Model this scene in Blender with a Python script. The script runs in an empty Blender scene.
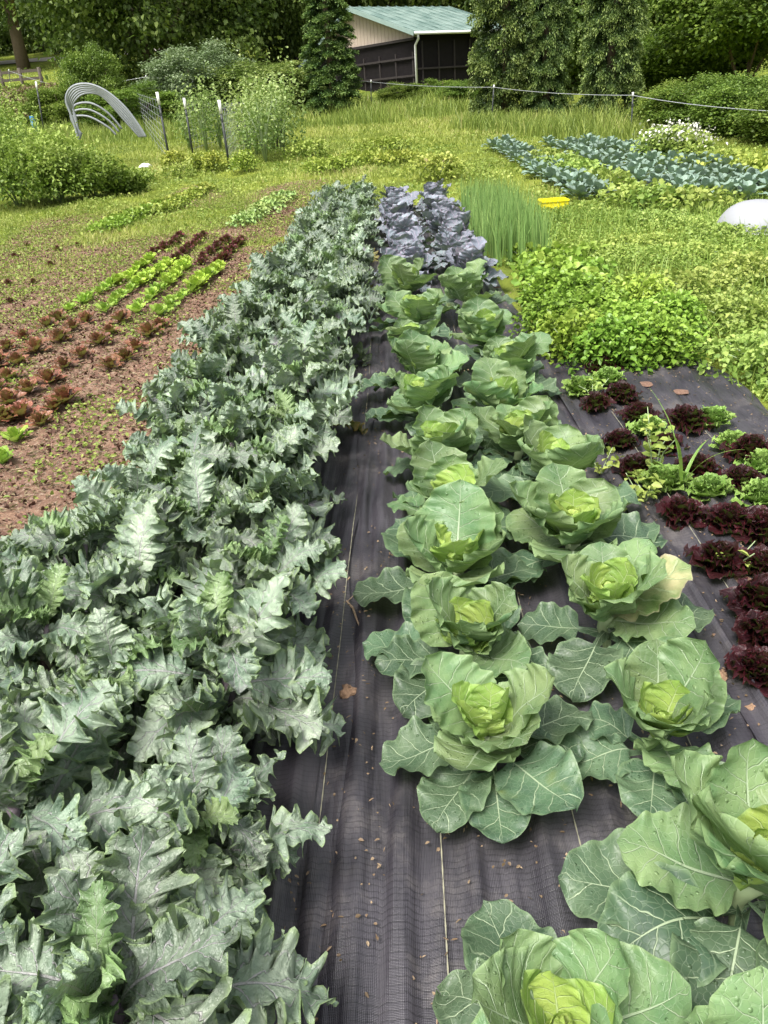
import bpy, math, random
import numpy as np
from mathutils import Matrix, Vector, Euler
random.seed(7); rng = np.random.default_rng(11)
PI = math.pi; R = math.radians
S = bpy.context.scene; COL = S.collection
# ------------------------------------------------------------------ camera maths
F_, CX, CY, EYE = 760., 384., 512., 1.4
PITCH, ROLL, YAW = R(28.4), R(4.5), R(-2.874)
_f = Vector((math.sin(YAW)*math.cos(PITCH), math.cos(YAW)*math.cos(PITCH), -math.sin(PITCH)))
_r0 = Vector((math.cos(YAW), -math.sin(YAW), 0)); _u0 = _r0.cross(_f)
_r = _r0*math.cos(ROLL) - _u0*math.sin(ROLL); _u = _r0*math.sin(ROLL) + _u0*math.cos(ROLL)
GY = np.array([-60, 9, 18, 25, 36, 46, 60, 100, 160, 400], float)
GZ = np.array([0, 0, .28, .66, 1.45, 3.3, 5.2, 10, 16, 20], float)
def vn(x, y, s=0):                       # cheap smooth noise, about -1..1
    x = np.asarray(x, float); y = np.asarray(y, float)
    return (np.sin(1.3*x+2.1*y+s)+np.sin(-2.3*x+1.1*y+1.7*s+1)+np.sin(3.1*x+.7*y-s+2.2)+np.sin(.9*x-3.7*y+2.9*s+.4))/3.2
def G(x, y):
    y = np.asarray(y, float); x = np.asarray(x, float)
    z = sum(np.interp(y+k, GY, GZ) for k in (-2, -1, 0, 1, 2))/5
    m = np.clip((np.abs(x-.25)-1.7)/1.2, 0, 1)
    return z + m*(.025*vn(x*1.3, y*1.1, 3)+.012*vn(x*4, y*3.7, 1)) - .02*m
def pix(u, v, h=0.):
    d = _f + _r*((u-CX)/F_) - _u*((v-CY)/F_)
    t = .3
    while t < 300 and EYE+d.z*t > float(G(d.x*t, d.y*t))+h: t *= 1.008
    lo, hi = t/1.008, t
    for _ in range(16):
        m = (lo+hi)/2
        if EYE+d.z*m <= float(G(d.x*m, d.y*m))+h: hi = m
        else: lo = m
    return Vector((d.x*hi, d.y*hi, float(G(d.x*hi, d.y*hi))))
def at(u, v, y):                         # the point on the pixel's ray at forward distance y
    d = _f + _r*((u-CX)/F_) - _u*((v-CY)/F_); t = y/d.y
    return Vector((d.x*t, y, EYE+d.z*t))
def col_x(u, y, v=100): return at(u, v, y).x
# ------------------------------------------------------------------ materials
def new_mat(name):
    m = bpy.data.materials.new(name); m.use_nodes = True
    nt = m.node_tree; nt.nodes.clear()
    return m, nt, nt.nodes, nt.links
def nd(N, t, **k):
    n = N.new('ShaderNode'+t)
    for a, b in k.items(): setattr(n, a, b)
    return n
def math_(N, L, op, a, b=None, c=None, clamp=False):
    n = nd(N, 'Math', operation=op); n.use_clamp = clamp
    for i, x in enumerate((a, b, c)):
        if x is None: continue
        if isinstance(x, (int, float)): n.inputs[i].default_value = x
        else: L.new(x, n.inputs[i])
    return n.outputs[0]
def mrange(N, L, v, a, b, c=0., d=1.):
    n = nd(N, 'MapRange'); n.interpolation_type = 'SMOOTHSTEP'
    L.new(v, n.inputs[0])
    for i, x in enumerate((a, b, c, d)):
        n.inputs[i+1].default_value = x
    return n.outputs[0]
def mixc(N, L, f, a, b, mode='MIX'):
    n = nd(N, 'Mix', data_type='RGBA', blend_type=mode)
    if isinstance(f, (int, float)): n.inputs[0].default_value = f
    else: L.new(f, n.inputs[0])
    for i, x in ((6, a), (7, b)):
        if isinstance(x, tuple): n.inputs[i].default_value = (*x, 1)
        else: L.new(x, n.inputs[i])
    return n.outputs[2]
def noise(N, L, vec, scale, detail=3, rough=.55):
    n = nd(N, 'TexNoise'); n.inputs['Scale'].default_value = scale; n.inputs['Detail'].default_value = detail
    n.inputs['Roughness'].default_value = rough
    if vec is not None: L.new(vec, n.inputs['Vector'])
    return n.outputs['Fac']
def out_surface(N, L, col, rough, bump=None, bstr=.3, bdist=.01, transl=0., tcol=None, spec=.5, normal=None):
    p = nd(N, 'BsdfPrincipled')
    if isinstance(col, tuple): p.inputs['Base Color'].default_value = (*col, 1)
    else: L.new(col, p.inputs['Base Color'])
    if isinstance(rough, (int, float)): p.inputs['Roughness'].default_value = rough
    else: L.new(rough, p.inputs['Roughness'])
    p.inputs['Specular IOR Level'].default_value = spec
    o = nd(N, 'OutputMaterial')
    if bump is not None:
        b = nd(N, 'Bump'); b.inputs['Strength'].default_value = bstr; b.inputs['Distance'].default_value = bdist
        L.new(bump, b.inputs['Height']); L.new(b.outputs[0], p.inputs['Normal'])
    if transl > 0:
        t = nd(N, 'BsdfTranslucent'); 
        if tcol is None: tcol = col
        if isinstance(tcol, tuple): t.inputs[0].default_value = (*tcol, 1)
        else: L.new(tcol, t.inputs[0])
        mx = nd(N, 'MixShader'); mx.inputs[0].default_value = transl
        L.new(p.outputs[0], mx.inputs[1]); L.new(t.outputs[0], mx.inputs[2]); L.new(mx.outputs[0], o.inputs[0])
    else: L.new(p.outputs[0], o.inputs[0])
    return p
def simple(name, col, rough=.6, var=.25, scale=6., bump=.2, bdist=.004, metal=0., spec=.4):
    m, nt, N, L = new_mat(name)
    tc = nd(N, 'TexCoord'); f = noise(N, L, tc.outputs['Object'], scale, 5)
    c = mixc(N, L, f, tuple(x*(1-var) for x in col), tuple(min(1, x*(1+var)) for x in col))
    p = out_surface(N, L, c, rough, f, bump, bdist, spec=spec); p.inputs['Metallic'].default_value = metal
    return m
def veined(name, lo, hi, vein, nveins=7., sweep=1.1, vw=.11, rough=.45, transl=.22, drops=False, edge=None, pucker=.5, hue=.02, val=.28, midw=.055, net=.17, dull=None, vfac=.75):
    m, nt, N, L = new_mat(name)
    tc = nd(N, 'TexCoord'); oi = nd(N, 'ObjectInfo'); sp = nd(N, 'SeparateXYZ'); L.new(tc.outputs['UV'], sp.inputs[0])
    off = nd(N, 'VectorMath', operation='SCALE'); off.inputs[3].default_value = 37.
    cmb = nd(N, 'CombineXYZ')
    for i in range(3): L.new(oi.outputs['Random'], cmb.inputs[i])
    L.new(cmb.outputs[0], off.inputs[0])
    ad = nd(N, 'VectorMath', operation='ADD'); L.new(tc.outputs['Object'], ad.inputs[0]); L.new(off.outputs[0], ad.inputs[1])
    V = ad.outputs[0]
    U, W = sp.outputs[0], sp.outputs[1]
    a = math_(N, L, 'ABSOLUTE', math_(N, L, 'MULTIPLY_ADD', U, 2., -1.))
    side = math_(N, L, 'GREATER_THAN', U, .5)
    nz = noise(N, L, V, 28., 2)
    s = math_(N, L, 'MULTIPLY', W, nveins)
    s = math_(N, L, 'SUBTRACT', s, math_(N, L, 'MULTIPLY', math_(N, L, 'POWER', a, .8), sweep))
    s = math_(N, L, 'ADD', s, math_(N, L, 'MULTIPLY', side, .42))
    s = math_(N, L, 'ADD', s, math_(N, L, 'MULTIPLY', nz, .55))
    tri = math_(N, L, 'PINGPONG', s, .5)
    vl = mrange(N, L, tri, vw*.25, vw, 1., 0.)
    vl = math_(N, L, 'MULTIPLY', vl, mrange(N, L, a, .35, 1., 1., .15))
    mw = math_(N, L, 'MULTIPLY_ADD', W, -midw*.85, midw)
    mid = math_(N, L, 'SUBTRACT', 1., math_(N, L, 'DIVIDE', a, mw), clamp=True)
    mid = mrange(N, L, mid, 0., .5)
    vo = nd(N, 'TexVoronoi', feature='DISTANCE_TO_EDGE'); vo.inputs['Scale'].default_value = 85.; L.new(V, vo.inputs['Vector'])
    ne = mrange(N, L, vo.outputs[0], .0, .09, net, 0.)
    vf = math_(N, L, 'MAXIMUM', math_(N, L, 'MAXIMUM', vl, mid), ne, clamp=True)
    n1 = mrange(N, L, noise(N, L, V, 11., 4), .3, .7)
    base = mixc(N, L, n1, lo, hi)
    if dull:
        n2 = mrange(N, L, noise(N, L, V, 5., 3), .60, .72)
        n2 = math_(N, L, 'MULTIPLY', n2, mrange(N, L, oi.outputs['Random'], .72, .95))
        base = mixc(N, L, n2, base, dull)
    hs = nd(N, 'HueSaturation'); L.new(base, hs.inputs['Color'])
    L.new(math_(N, L, 'MULTIPLY_ADD', oi.outputs['Random'], hue*2, .5-hue), hs.inputs['Hue'])
    rr = math_(N, L, 'FRACT', math_(N, L, 'MULTIPLY', oi.outputs['Random'], 7.31))
    L.new(math_(N, L, 'MULTIPLY_ADD', rr, val*2, 1-val), hs.inputs['Value'])
    base = hs.outputs[0]
    colr = mixc(N, L, math_(N, L, 'MULTIPLY', vf, vfac), base, vein)
    if edge: colr = mixc(N, L, mrange(N, L, a, .86, .99, 0., .7), colr, edge)
    # quilted surface between the veins
    h = math_(N, L, 'MULTIPLY', vf, -1.)
    h = math_(N, L, 'ADD', h, math_(N, L, 'MULTIPLY', noise(N, L, V, 40., 3), pucker*2))
    ro = rough
    if drops:
        dv = nd(N, 'TexVoronoi'); dv.inputs['Scale'].default_value = 115.; L.new(V, dv.inputs['Vector'])
        dsep = nd(N, 'SeparateXYZ'); L.new(dv.outputs['Color'], dsep.inputs[0])
        rad = mrange(N, L, dsep.outputs[0], .6, 1., .0, .45)
        dr = math_(N, L, 'SUBTRACT', 1., math_(N, L, 'DIVIDE', dv.outputs['Distance'], math_(N, L, 'ADD', rad, .0001)), clamp=True)
        dr = math_(N, L, 'MULTIPLY', dr, mrange(N, L, noise(N, L, V, 9., 2), .45, .55))
        dm = math_(N, L, 'GREATER_THAN', dr, .01)
        h = math_(N, L, 'ADD', h, math_(N, L, 'MULTIPLY', math_(N, L, 'SQRT', dr), 1.6))
        ro = math_(N, L, 'MULTIPLY_ADD', dm, -(rough-.04), rough)
        
    out_surface(N, L, colr, ro, h, .75, .0032, transl, mixc(N, L, .6, colr, (.25, .42, .06)), spec=.45)
    return m
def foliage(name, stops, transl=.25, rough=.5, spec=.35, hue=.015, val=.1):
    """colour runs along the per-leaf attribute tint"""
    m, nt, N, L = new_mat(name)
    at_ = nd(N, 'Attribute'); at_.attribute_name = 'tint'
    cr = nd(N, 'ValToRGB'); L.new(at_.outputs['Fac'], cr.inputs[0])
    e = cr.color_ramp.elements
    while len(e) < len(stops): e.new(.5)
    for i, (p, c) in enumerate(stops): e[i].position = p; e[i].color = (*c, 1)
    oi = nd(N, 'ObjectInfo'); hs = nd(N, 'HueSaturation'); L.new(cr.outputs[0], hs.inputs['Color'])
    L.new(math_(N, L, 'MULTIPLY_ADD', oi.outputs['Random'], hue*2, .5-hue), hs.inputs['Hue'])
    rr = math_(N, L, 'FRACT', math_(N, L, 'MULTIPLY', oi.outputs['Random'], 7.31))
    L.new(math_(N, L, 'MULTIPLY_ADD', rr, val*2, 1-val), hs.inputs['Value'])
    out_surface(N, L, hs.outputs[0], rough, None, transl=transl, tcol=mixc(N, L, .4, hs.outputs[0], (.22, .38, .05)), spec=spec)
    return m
# ------------------------------------------------------------------ mesh helpers
def mesh_np(name, V, Q, mat, uv=None, tint=None, smooth=True):
    V = np.ascontiguousarray(V, dtype=np.float32); Q = np.ascontiguousarray(Q, dtype=np.int32)
    k = Q.shape[1]; me = bpy.data.meshes.new(name)
    me.vertices.add(len(V)); me.vertices.foreach_set('co', V.ravel())
    me.loops.add(Q.size); me.loops.foreach_set('vertex_index', Q.ravel())
    me.polygons.add(len(Q)); me.polygons.foreach_set('loop_start', np.arange(0, Q.size, k, dtype=np.int32))
    me.update(calc_edges=True)
    me.polygons.foreach_set('use_smooth', np.full(len(Q), smooth))
    if uv is not None:
        l = me.uv_layers.new(name='UVMap'); l.data.foreach_set('uv', np.ascontiguousarray(uv[Q.ravel()], dtype=np.float32).ravel())
    if tint is not None:
        a = me.attributes.new('tint', 'FLOAT', 'POINT'); a.data.foreach_set('value', np.ascontiguousarray(tint, dtype=np.float32))
    me.materials.append(mat); me.validate(); me.update()
    return me
def link(name, data, parent=None, loc=None, rot=None, sc=None):
    o = bpy.data.objects.new(name, data); COL.objects.link(o)
    if parent is not None: o.parent = parent
    if loc is not None: o.location = loc
    if rot is not None: o.rotation_euler = rot
    if sc is not None: o.scale = (sc, sc, sc) if isinstance(sc, (int, float)) else sc
    return o
def tag(o, label, cat, group=None, kind=None):
    o['label'] = label
    if cat: o['category'] = cat
    if group: o['group'] = group
    if kind: o['kind'] = kind
    return o
def thing(name, label, cat, loc=(0, 0, 0), rz=0., group=None, sc=None):
    return tag(link(name, None, None, loc, (0, 0, rz), sc), label, cat, group)
def struct(name, me, label=None, kind='structure'):
    o = link(name, me); o['kind'] = kind
    if label: o['label'] = label
    return o
class MB:
    def __init__(s): s.v = []; s.f = []
    def box(s, c, d, M=None):
        n = len(s.v)
        for x in (-.5, .5):
            for y in (-.5, .5):
                for z in (-.5, .5):
                    p = Vector((c[0]+x*d[0], c[1]+y*d[1], c[2]+z*d[2])); s.v.append(tuple(M @ p if M else p))
        for q in ((0, 1, 3, 2), (4, 6, 7, 5), (0, 4, 5, 1), (2, 3, 7, 6), (0, 2, 6, 4), (1, 5, 7, 3)): s.f.append([n+i for i in q])
        return s
    def tube(s, pts, rad, seg=8, caps=True):
        pts = [Vector(p) for p in pts]; n0 = len(s.v)
        rad = rad if isinstance(rad, (list, tuple)) else [rad]*len(pts)
        prev = None
        for i, p in enumerate(pts):
            t = (pts[min(i+1, len(pts)-1)]-pts[max(i-1, 0)]).normalized()
            a = (prev - t*prev.dot(t)) if prev is not None else t.cross(Vector((0, 0, 1)) if abs(t.z) < .9 else Vector((1, 0, 0)))
            a.normalize(); prev = a; b = t.cross(a)
            for k in range(seg):
                an = 2*PI*k/seg; s.v.append(tuple(p+(a*math.cos(an)+b*math.sin(an))*rad[i]))
        for i in range(len(pts)-1):
            for k in range(seg):
                s.f.append([n0+i*seg+k, n0+i*seg+(k+1) % seg, n0+(i+1)*seg+(k+1) % seg, n0+(i+1)*seg+k])
        if caps:
            s.f.append([n0+k for k in range(seg)][::-1]); s.f.append([n0+(len(pts)-1)*seg+k for k in range(seg)])
        return s
    def poly(s, pts):
        n = len(s.v); s.v += [tuple(p) for p in pts]; s.f.append(list(range(n, n+len(pts)))); return s
    def prism(s, pts, off):
        n = len(s.v); k = len(pts); off = Vector(off)
        s.v += [tuple(p) for p in pts]+[tuple(Vector(p)+off) for p in pts]
        s.f.append(list(range(n, n+k))[::-1]); s.f.append(list(range(n+k, n+2*k)))
        for i in range(k): s.f.append([n+i, n+(i+1) % k, n+k+(i+1) % k, n+k+i])
        return s
    def mesh(s, name, mat, smooth=False):
        me = bpy.data.meshes.new(name); me.from_pydata(s.v, [], s.f); me.materials.append(mat)
        me.polygons.foreach_set('use_smooth', np.full(len(me.polygons), smooth)); me.update(); return me
    def obj(s, name, mat, parent=None, loc=None, rot=None, smooth=False):
        return link(name, s.mesh(name, mat, smooth), parent, loc, rot)
def leafgrid(L, wf, nu, nv, e0, e1, wrap=.5, ruf=0., rn=6, sweep=0., p=1.3, seed=0, twist=0., wav=0., jag=1.):
    r = random.Random(seed); ph = [r.uniform(0, 6.28) for _ in range(6)]
    t = np.linspace(0, 1, nv); phi = np.radians(e0+(e1-e0)*t**p)
    ds = L/(nv-1); cy = np.concatenate([[0], np.cumsum(np.cos(phi[:-1])*ds)]); cz = np.concatenate([[0], np.cumsum(np.sin(phi[:-1])*ds)])
    u = np.linspace(-1, 1, nu); w = np.array([wf(x) for x in t])
    Uu, T = np.meshgrid(u, t); Ww = np.repeat(w[:, None], nu, 1); Ph = np.repeat(phi[:, None], nu, 1)
    CYm = np.repeat(cy[:, None], nu, 1); CZm = np.repeat(cz[:, None], nu, 1)
    wr = wrap*(.35+.65*np.sin(PI*np.clip(T, 0, 1)**.8)); wr = np.maximum(wr, .05)
    x = Ww*np.sin(Uu*wr)/wr; nrm = Ww*(1-np.cos(Uu*wr))/wr
    sd = np.sign(Uu)
    nrm = nrm + ruf*np.abs(Uu)**2.2*(np.sin(2*PI*rn*T+ph[0]+sd*1.3)+.6*np.sin(2*PI*rn*2.3*T+ph[1]+sd*.7))*np.clip(Ww/ (w.max()+1e-6)*1.5, 0, 1)
    nrm = nrm + wav*np.sin(2*PI*1.3*T+ph[2])*np.sin(2.1*Uu+ph[3])
    tg = sweep*np.abs(Uu)**1.5*Ww + jag*.3*ruf*np.abs(Uu)**2*np.sin(2*PI*rn*1.7*T+ph[4]+sd)
    y = CYm + np.cos(Ph)*tg - np.sin(Ph)*nrm; z = CZm + np.sin(Ph)*tg + np.cos(Ph)*nrm
    x = x + twist*T*T*L*.3
    V = np.stack([x, y, z], -1).reshape(-1, 3); uv = np.stack([(Uu+1)/2, T], -1).reshape(-1, 2)
    i = np.arange(nv-1)[:, None]*nu+np.arange(nu-1)[None, :]; i = i.ravel()
    Q = np.stack([i, i+1, i+nu+1, i+nu], -1)
    return V, Q, uv
def join(parts):                       # [(V, Q, uv, matrix)]
    VV, QQ, UU = [], [], []; n = 0
    for V, Q, uv, M in parts:
        A = np.array(M); VV.append(V@A[:3, :3].T+A[:3, 3]); QQ.append(Q+n); UU.append(uv); n += len(V)
    return np.concatenate(VV), np.concatenate(QQ), np.concatenate(UU)
def TRS(loc, rx, rz, sc=1., ry=0.): return Matrix.Translation(loc) @ Euler((rx, ry, rz), 'XYZ').to_matrix().to_4x4() @ Matrix.Scale(sc, 4)
def leafcloud(pos, dirs, ln, wd, tint, fold=.25, rs=None):
    """one pointed, creased leaf (two quads) per row"""
    rs = rs or rng; n = len(pos); d = dirs/np.linalg.norm(dirs, axis=1)[:, None]
    up = rs.normal(size=(n, 3))*.45; up[:, 2] += 1
    s = np.cross(d, up); s /= np.linalg.norm(s, axis=1)[:, None]+1e-9; nn = np.cross(s, d)
    ln = np.broadcast_to(ln, n)[:, None]; wd = np.broadcast_to(wd, n)[:, None]
    dr = .22*ln
    P = [pos, pos+d*ln*.35-s*wd+nn*fold*wd, pos+d*ln*.72-s*wd*.75+nn*fold*wd-[0, 0, 1]*dr*.3, pos+d*ln-[0, 0, 1]*dr,
         pos+d*ln*.72+s*wd*.75+nn*fold*wd-[0, 0, 1]*dr*.3, pos+d*ln*.35+s*wd+nn*fold*wd]
    V = np.stack(P, 1).reshape(-1, 3); b = np.arange(n)[:, None]*6
    Q = np.concatenate([b+np.array([0, 1, 2, 3]), b+np.array([0, 3, 4, 5])], 0)
    return V, Q, np.repeat(tint, 6)
def blades(pos, h, w, lean, tint, rs=None):
    """tapering two-step blade (two quads) per row"""
    rs = rs or rng; n = len(pos); a = rs.uniform(0, 2*PI, n); b = rs.uniform(0, 2*PI, n)
    s = np.stack([np.cos(a), np.sin(a), np.zeros(n)], 1); l = np.stack([np.cos(b), np.sin(b), np.zeros(n)], 1)
    h = np.broadcast_to(h, n)[:, None]; w = np.broadcast_to(w, n)[:, None]; le = np.broadcast_to(lean, n)[:, None]
    z = np.array([0, 0, 1.]); m = pos+z*h*.55+l*le*h*.3; t = pos+z*h*(1-.25*le)+l*le*h
    V = np.stack([pos-s*w, pos+s*w, m+s*w*.8, m-s*w*.8, t+s*w*.12, t-s*w*.12], 1).reshape(-1, 3); q = np.arange(n)[:, None]*6
    Q = np.concatenate([q+np.array([0, 1, 2, 3]), q+np.array([3, 2, 4, 5])], 0)
    return V, Q, np.repeat(tint, 6)
def cat(*c):
    VV, QQ, TT = [], [], []; n = 0
    for V, Q, T in c: VV.append(V); QQ.append(Q+n); TT.append(T); n += len(V)
    return np.concatenate(VV), np.concatenate(QQ), np.concatenate(TT)
def rdirs(n, up=.5, rs=None):
    d = (rs or rng).normal(size=(n, 3)); d[:, 2] = np.abs(d[:, 2])*up + up*.3; return d
ORD = 'first second third fourth fifth sixth seventh eighth ninth tenth eleventh twelfth thirteenth fourteenth fifteenth sixteenth seventeenth eighteenth nineteenth twentieth'.split()
ORD += ['twenty-'+w for w in ORD[:9]]+['thirtieth']+['thirty-'+w for w in ORD[:9]]+['fortieth']
# ------------------------------------------------------------------ world, sun, camera
w = bpy.data.worlds.new("World"); S.world = w; w.use_nodes = True
wn, wl = w.node_tree.nodes, w.node_tree.links; wn.clear()
SUN_EL, SUN_AZ = R(62), R(215)          # compass direction the light comes from, clockwise from +Y
sky = wn.new('ShaderNodeTexSky'); sky.sky_type = 'NISHITA'; sky.sun_disc = False; sky.sun_elevation = SUN_EL; sky.sun_rotation = SUN_AZ
sky.dust_density = 5.; sky.ozone_density = .6; sky.air_density = 1.
hsv = wn.new('ShaderNodeHueSaturation'); hsv.inputs['Saturation'].default_value = .3
bg = wn.new('ShaderNodeBackground'); bg.inputs[1].default_value = .14; wo = wn.new('ShaderNodeOutputWorld')
wl.new(sky.outputs[0], hsv.inputs['Color']); wl.new(hsv.outputs[0], bg.inputs[0]); wl.new(bg.outputs[0], wo.inputs[0])
sd = bpy.data.lights.new('sun', 'SUN'); sd.energy = 2.7; sd.angle = R(24); sd.color = (1, .96, .9)
so = link('sun', sd); dv = Vector((math.sin(SUN_AZ)*math.cos(SUN_EL), math.cos(SUN_AZ)*math.cos(SUN_EL), math.sin(SUN_EL)))
so.rotation_euler = dv.to_track_quat('Z', 'Y').to_euler()
cd = bpy.data.cameras.new('camera'); cam = link('camera', cd); S.camera = cam
cd.sensor_fit = 'VERTICAL'; cd.sensor_height = 24; cd.sensor_width = 18; cd.lens = 24*F_/1024; cd.clip_end = 2000; cd.clip_start = .02
Mx = Matrix((( _r.x, _u.x, -_f.x, 0), (_r.y, _u.y, -_f.y, 0), (_r.z, _u.z, -_f.z, EYE), (0, 0, 0, 1))); cam.matrix_world = Mx
S.view_settings.view_transform = 'Standard'; S.view_settings.look = 'None'; S.view_settings.exposure = .9; S.view_settings.gamma = 1
S.render.engine = 'CYCLES'; S.cycles.max_bounces = 6; S.cycles.diffuse_bounces = 2; S.cycles.glossy_bounces = 2; S.cycles.transmission_bounces = 4
S.cycles.caustics_reflective = False; S.cycles.caustics_refractive = False
# ------------------------------------------------------------------ ground
def axis(lo, hi, near_lo, near_hi, step, grow=1.12):
    c = list(np.arange(near_lo, near_hi, step)); s = step; x = c[-1]
    while x < hi: s *= grow; x += s; c.append(x)
    s = step; x = c[0]; a = []
    while x > lo: s *= grow; x -= s; a.append(x)
    return np.array(a[::-1]+c)
def in_bed(x, y):                        # bare soil of the left beds, 0..1
    e = np.clip((-1.0-x)/.3, 0, 1)*np.clip((x+6.6+.8*vn(y*.5, x*.3, 2))/1.2, 0, 1)
    far = np.clip((17+1.2*vn(x*.8, y*.3)-y)/2.5, 0, 1)
    patch = np.clip(.7+.75*vn(x*1.1, y*.45, 5)-np.clip((y-7.5)/9, 0, 1)*.35, 0, 1)
    near = np.clip((10.5-y)/2.5, 0, 1)*np.clip((x+4.6+.5*vn(y,x,8))/.8, .6, 1)
    return e*far*np.maximum(patch, near)
xs = axis(-250, 250, -6, 5, .07); ys = axis(-60, 420, -1, 17, .09, 1.1)
X, Y = np.meshgrid(xs, ys); Z = G(X, Y); SB = in_bed(X, Y)
Z = Z + SB*.014*(vn(X*17, Y*15, 1)+vn(X*41, Y*37, 2)*.6)
nx = len(xs); i = (np.arange(len(ys)-1)[:, None]*nx+np.arange(nx-1)[None, :]).ravel()
m, nt, N, L = new_mat('ground_soil_and_turf')
at_ = nd(N, 'Attribute'); at_.attribute_name = 'tint'; tc = nd(N, 'TexCoord'); O = tc.outputs['Object']
s1 = mixc(N, L, mrange(N, L, noise(N, L, O, 9., 6, .7), .3, .7), (.13, .073, .05), (.30, .185, .125))
s2 = mixc(N, L, mrange(N, L, noise(N, L, O, 60., 4, .7), .5, .72), s1, (.42, .33, .25))
g1 = mixc(N, L, mrange(N, L, noise(N, L, O, 1.1, 6, .65), .35, .65), (.10, .14, .02), (.22, .26, .035))
nm = mrange(N, L, math_(N, L, 'ADD', at_.outputs['Fac'], math_(N, L, 'MULTIPLY_ADD', noise(N, L, O, 5., 5), .6, -.3)), .4, .6)
gcol = mixc(N, L, nm, g1, s2)
hb = math_(N, L, 'ADD', noise(N, L, O, 24., 6, .7), math_(N, L, 'MULTIPLY', noise(N, L, O, 110., 3), .4))
out_surface(N, L, gcol, .95, hb, .9, .03, spec=.2)
struct('ground', mesh_np('ground', np.stack([X, Y, Z], -1).reshape(-1, 3), np.stack([i, i+1, i+nx+1, i+nx], -1), m, tint=SB.ravel()), 'red brown garden soil turning into rough grass and rising to the woods')
# ------------------------------------------------------------------ woven ground covers
def fabric_mat(name, lo, hi, dust):
    m, nt, N, L = new_mat(name); tc = nd(N, 'TexCoord'); O = tc.outputs['Object']
    mp = nd(N, 'Mapping'); mp.inputs['Scale'].default_value = (3, 1, 1); L.new(O, mp.inputs[0])
    n1 = noise(N, L, mp.outputs[0], 4., 5); base = mixc(N, L, mrange(N, L, n1, .3, .7), lo, hi)
    base = mixc(N, L, mrange(N, L, noise(N, L, O, 3.2, 6, .75), .48, .72, 0., .7), base, dust)
    wv = nd(N, 'TexWave', bands_direction='Y'); wv.inputs['Scale'].default_value = 22.; wv.inputs['Distortion'].default_value = 1.6
    wv.inputs['Detail'].default_value = 2; wv.inputs['Detail Scale'].default_value = 2.; L.new(O, wv.inputs[0])
    w2 = nd(N, 'TexWave', bands_direction='X'); w2.inputs['Scale'].default_value = 95.; w2.inputs['Distortion'].default_value = .6; L.new(O, w2.inputs[0])
    w3 = nd(N, 'TexWave', bands_direction='Y'); w3.inputs['Scale'].default_value = 120.; L.new(O, w3.inputs[0])
    line = math_(N, L, 'MULTIPLY', mrange(N, L, wv.outputs['Fac'], .80, .99), mrange(N, L, noise(N, L, O, 14., 3), .3, .6, .25, 1.))
    base = mixc(N, L, math_(N, L, 'MULTIPLY', line, .55), base, tuple(x*.35 for x in lo))
    h = math_(N, L, 'ADD', math_(N, L, 'MULTIPLY', line, -.15), math_(N, L, 'MULTIPLY', math_(N, L, 'ADD', w2.outputs['Fac'], w3.outputs['Fac']), .35))
    mp2 = nd(N, 'Mapping'); mp2.inputs['Scale'].default_value = (6, .5, 1); L.new(O, mp2.inputs[0])
    h = math_(N, L, 'ADD', h, math_(N, L, 'MULTIPLY', noise(N, L, mp2.outputs[0], 7., 2), 7.))
    out_surface(N, L, base, .36, h, .5, .002, spec=.65)
    return m
FAB = fabric_mat('woven_weed_barrier', (.024, .022, .029), (.060, .055, .066), (.15, .135, .13))
THREAD = simple('marker_thread_yellow', (.26, .25, .18), .8)
SOIL = simple('loose_soil', (.17, .10, .07), .95, .5, 60., .8, .01)
def fab_z(x, y, k):
    fold = np.exp(-((x+.14+.02*np.sin(y*1.3))/.028)**2)*.030+np.exp(-((x+.06+.015*np.sin(y*2.1+1))/.016)**2)*.022+np.exp(-((x+.19+.012*np.sin(y*2.9))/.012)**2)*.016+np.exp(-((x-.07+.02*np.sin(y*1.7+2))/.014)**2)*.012
    wr = .024*(1-np.minimum(1, np.abs(vn(x*9, y*.55, 2+k))))**5+.010*(1-np.minimum(1, np.abs(vn(x*21+3, y*.9, k))))**3+.006*np.abs(vn(x*40, y*1.5, k))+.010*(vn(x*3, y*1.5, k)+1)
    return float(0)+G(0*x, y)+.012+wr+(fold if k == 0 else 0)+.004*k
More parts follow.
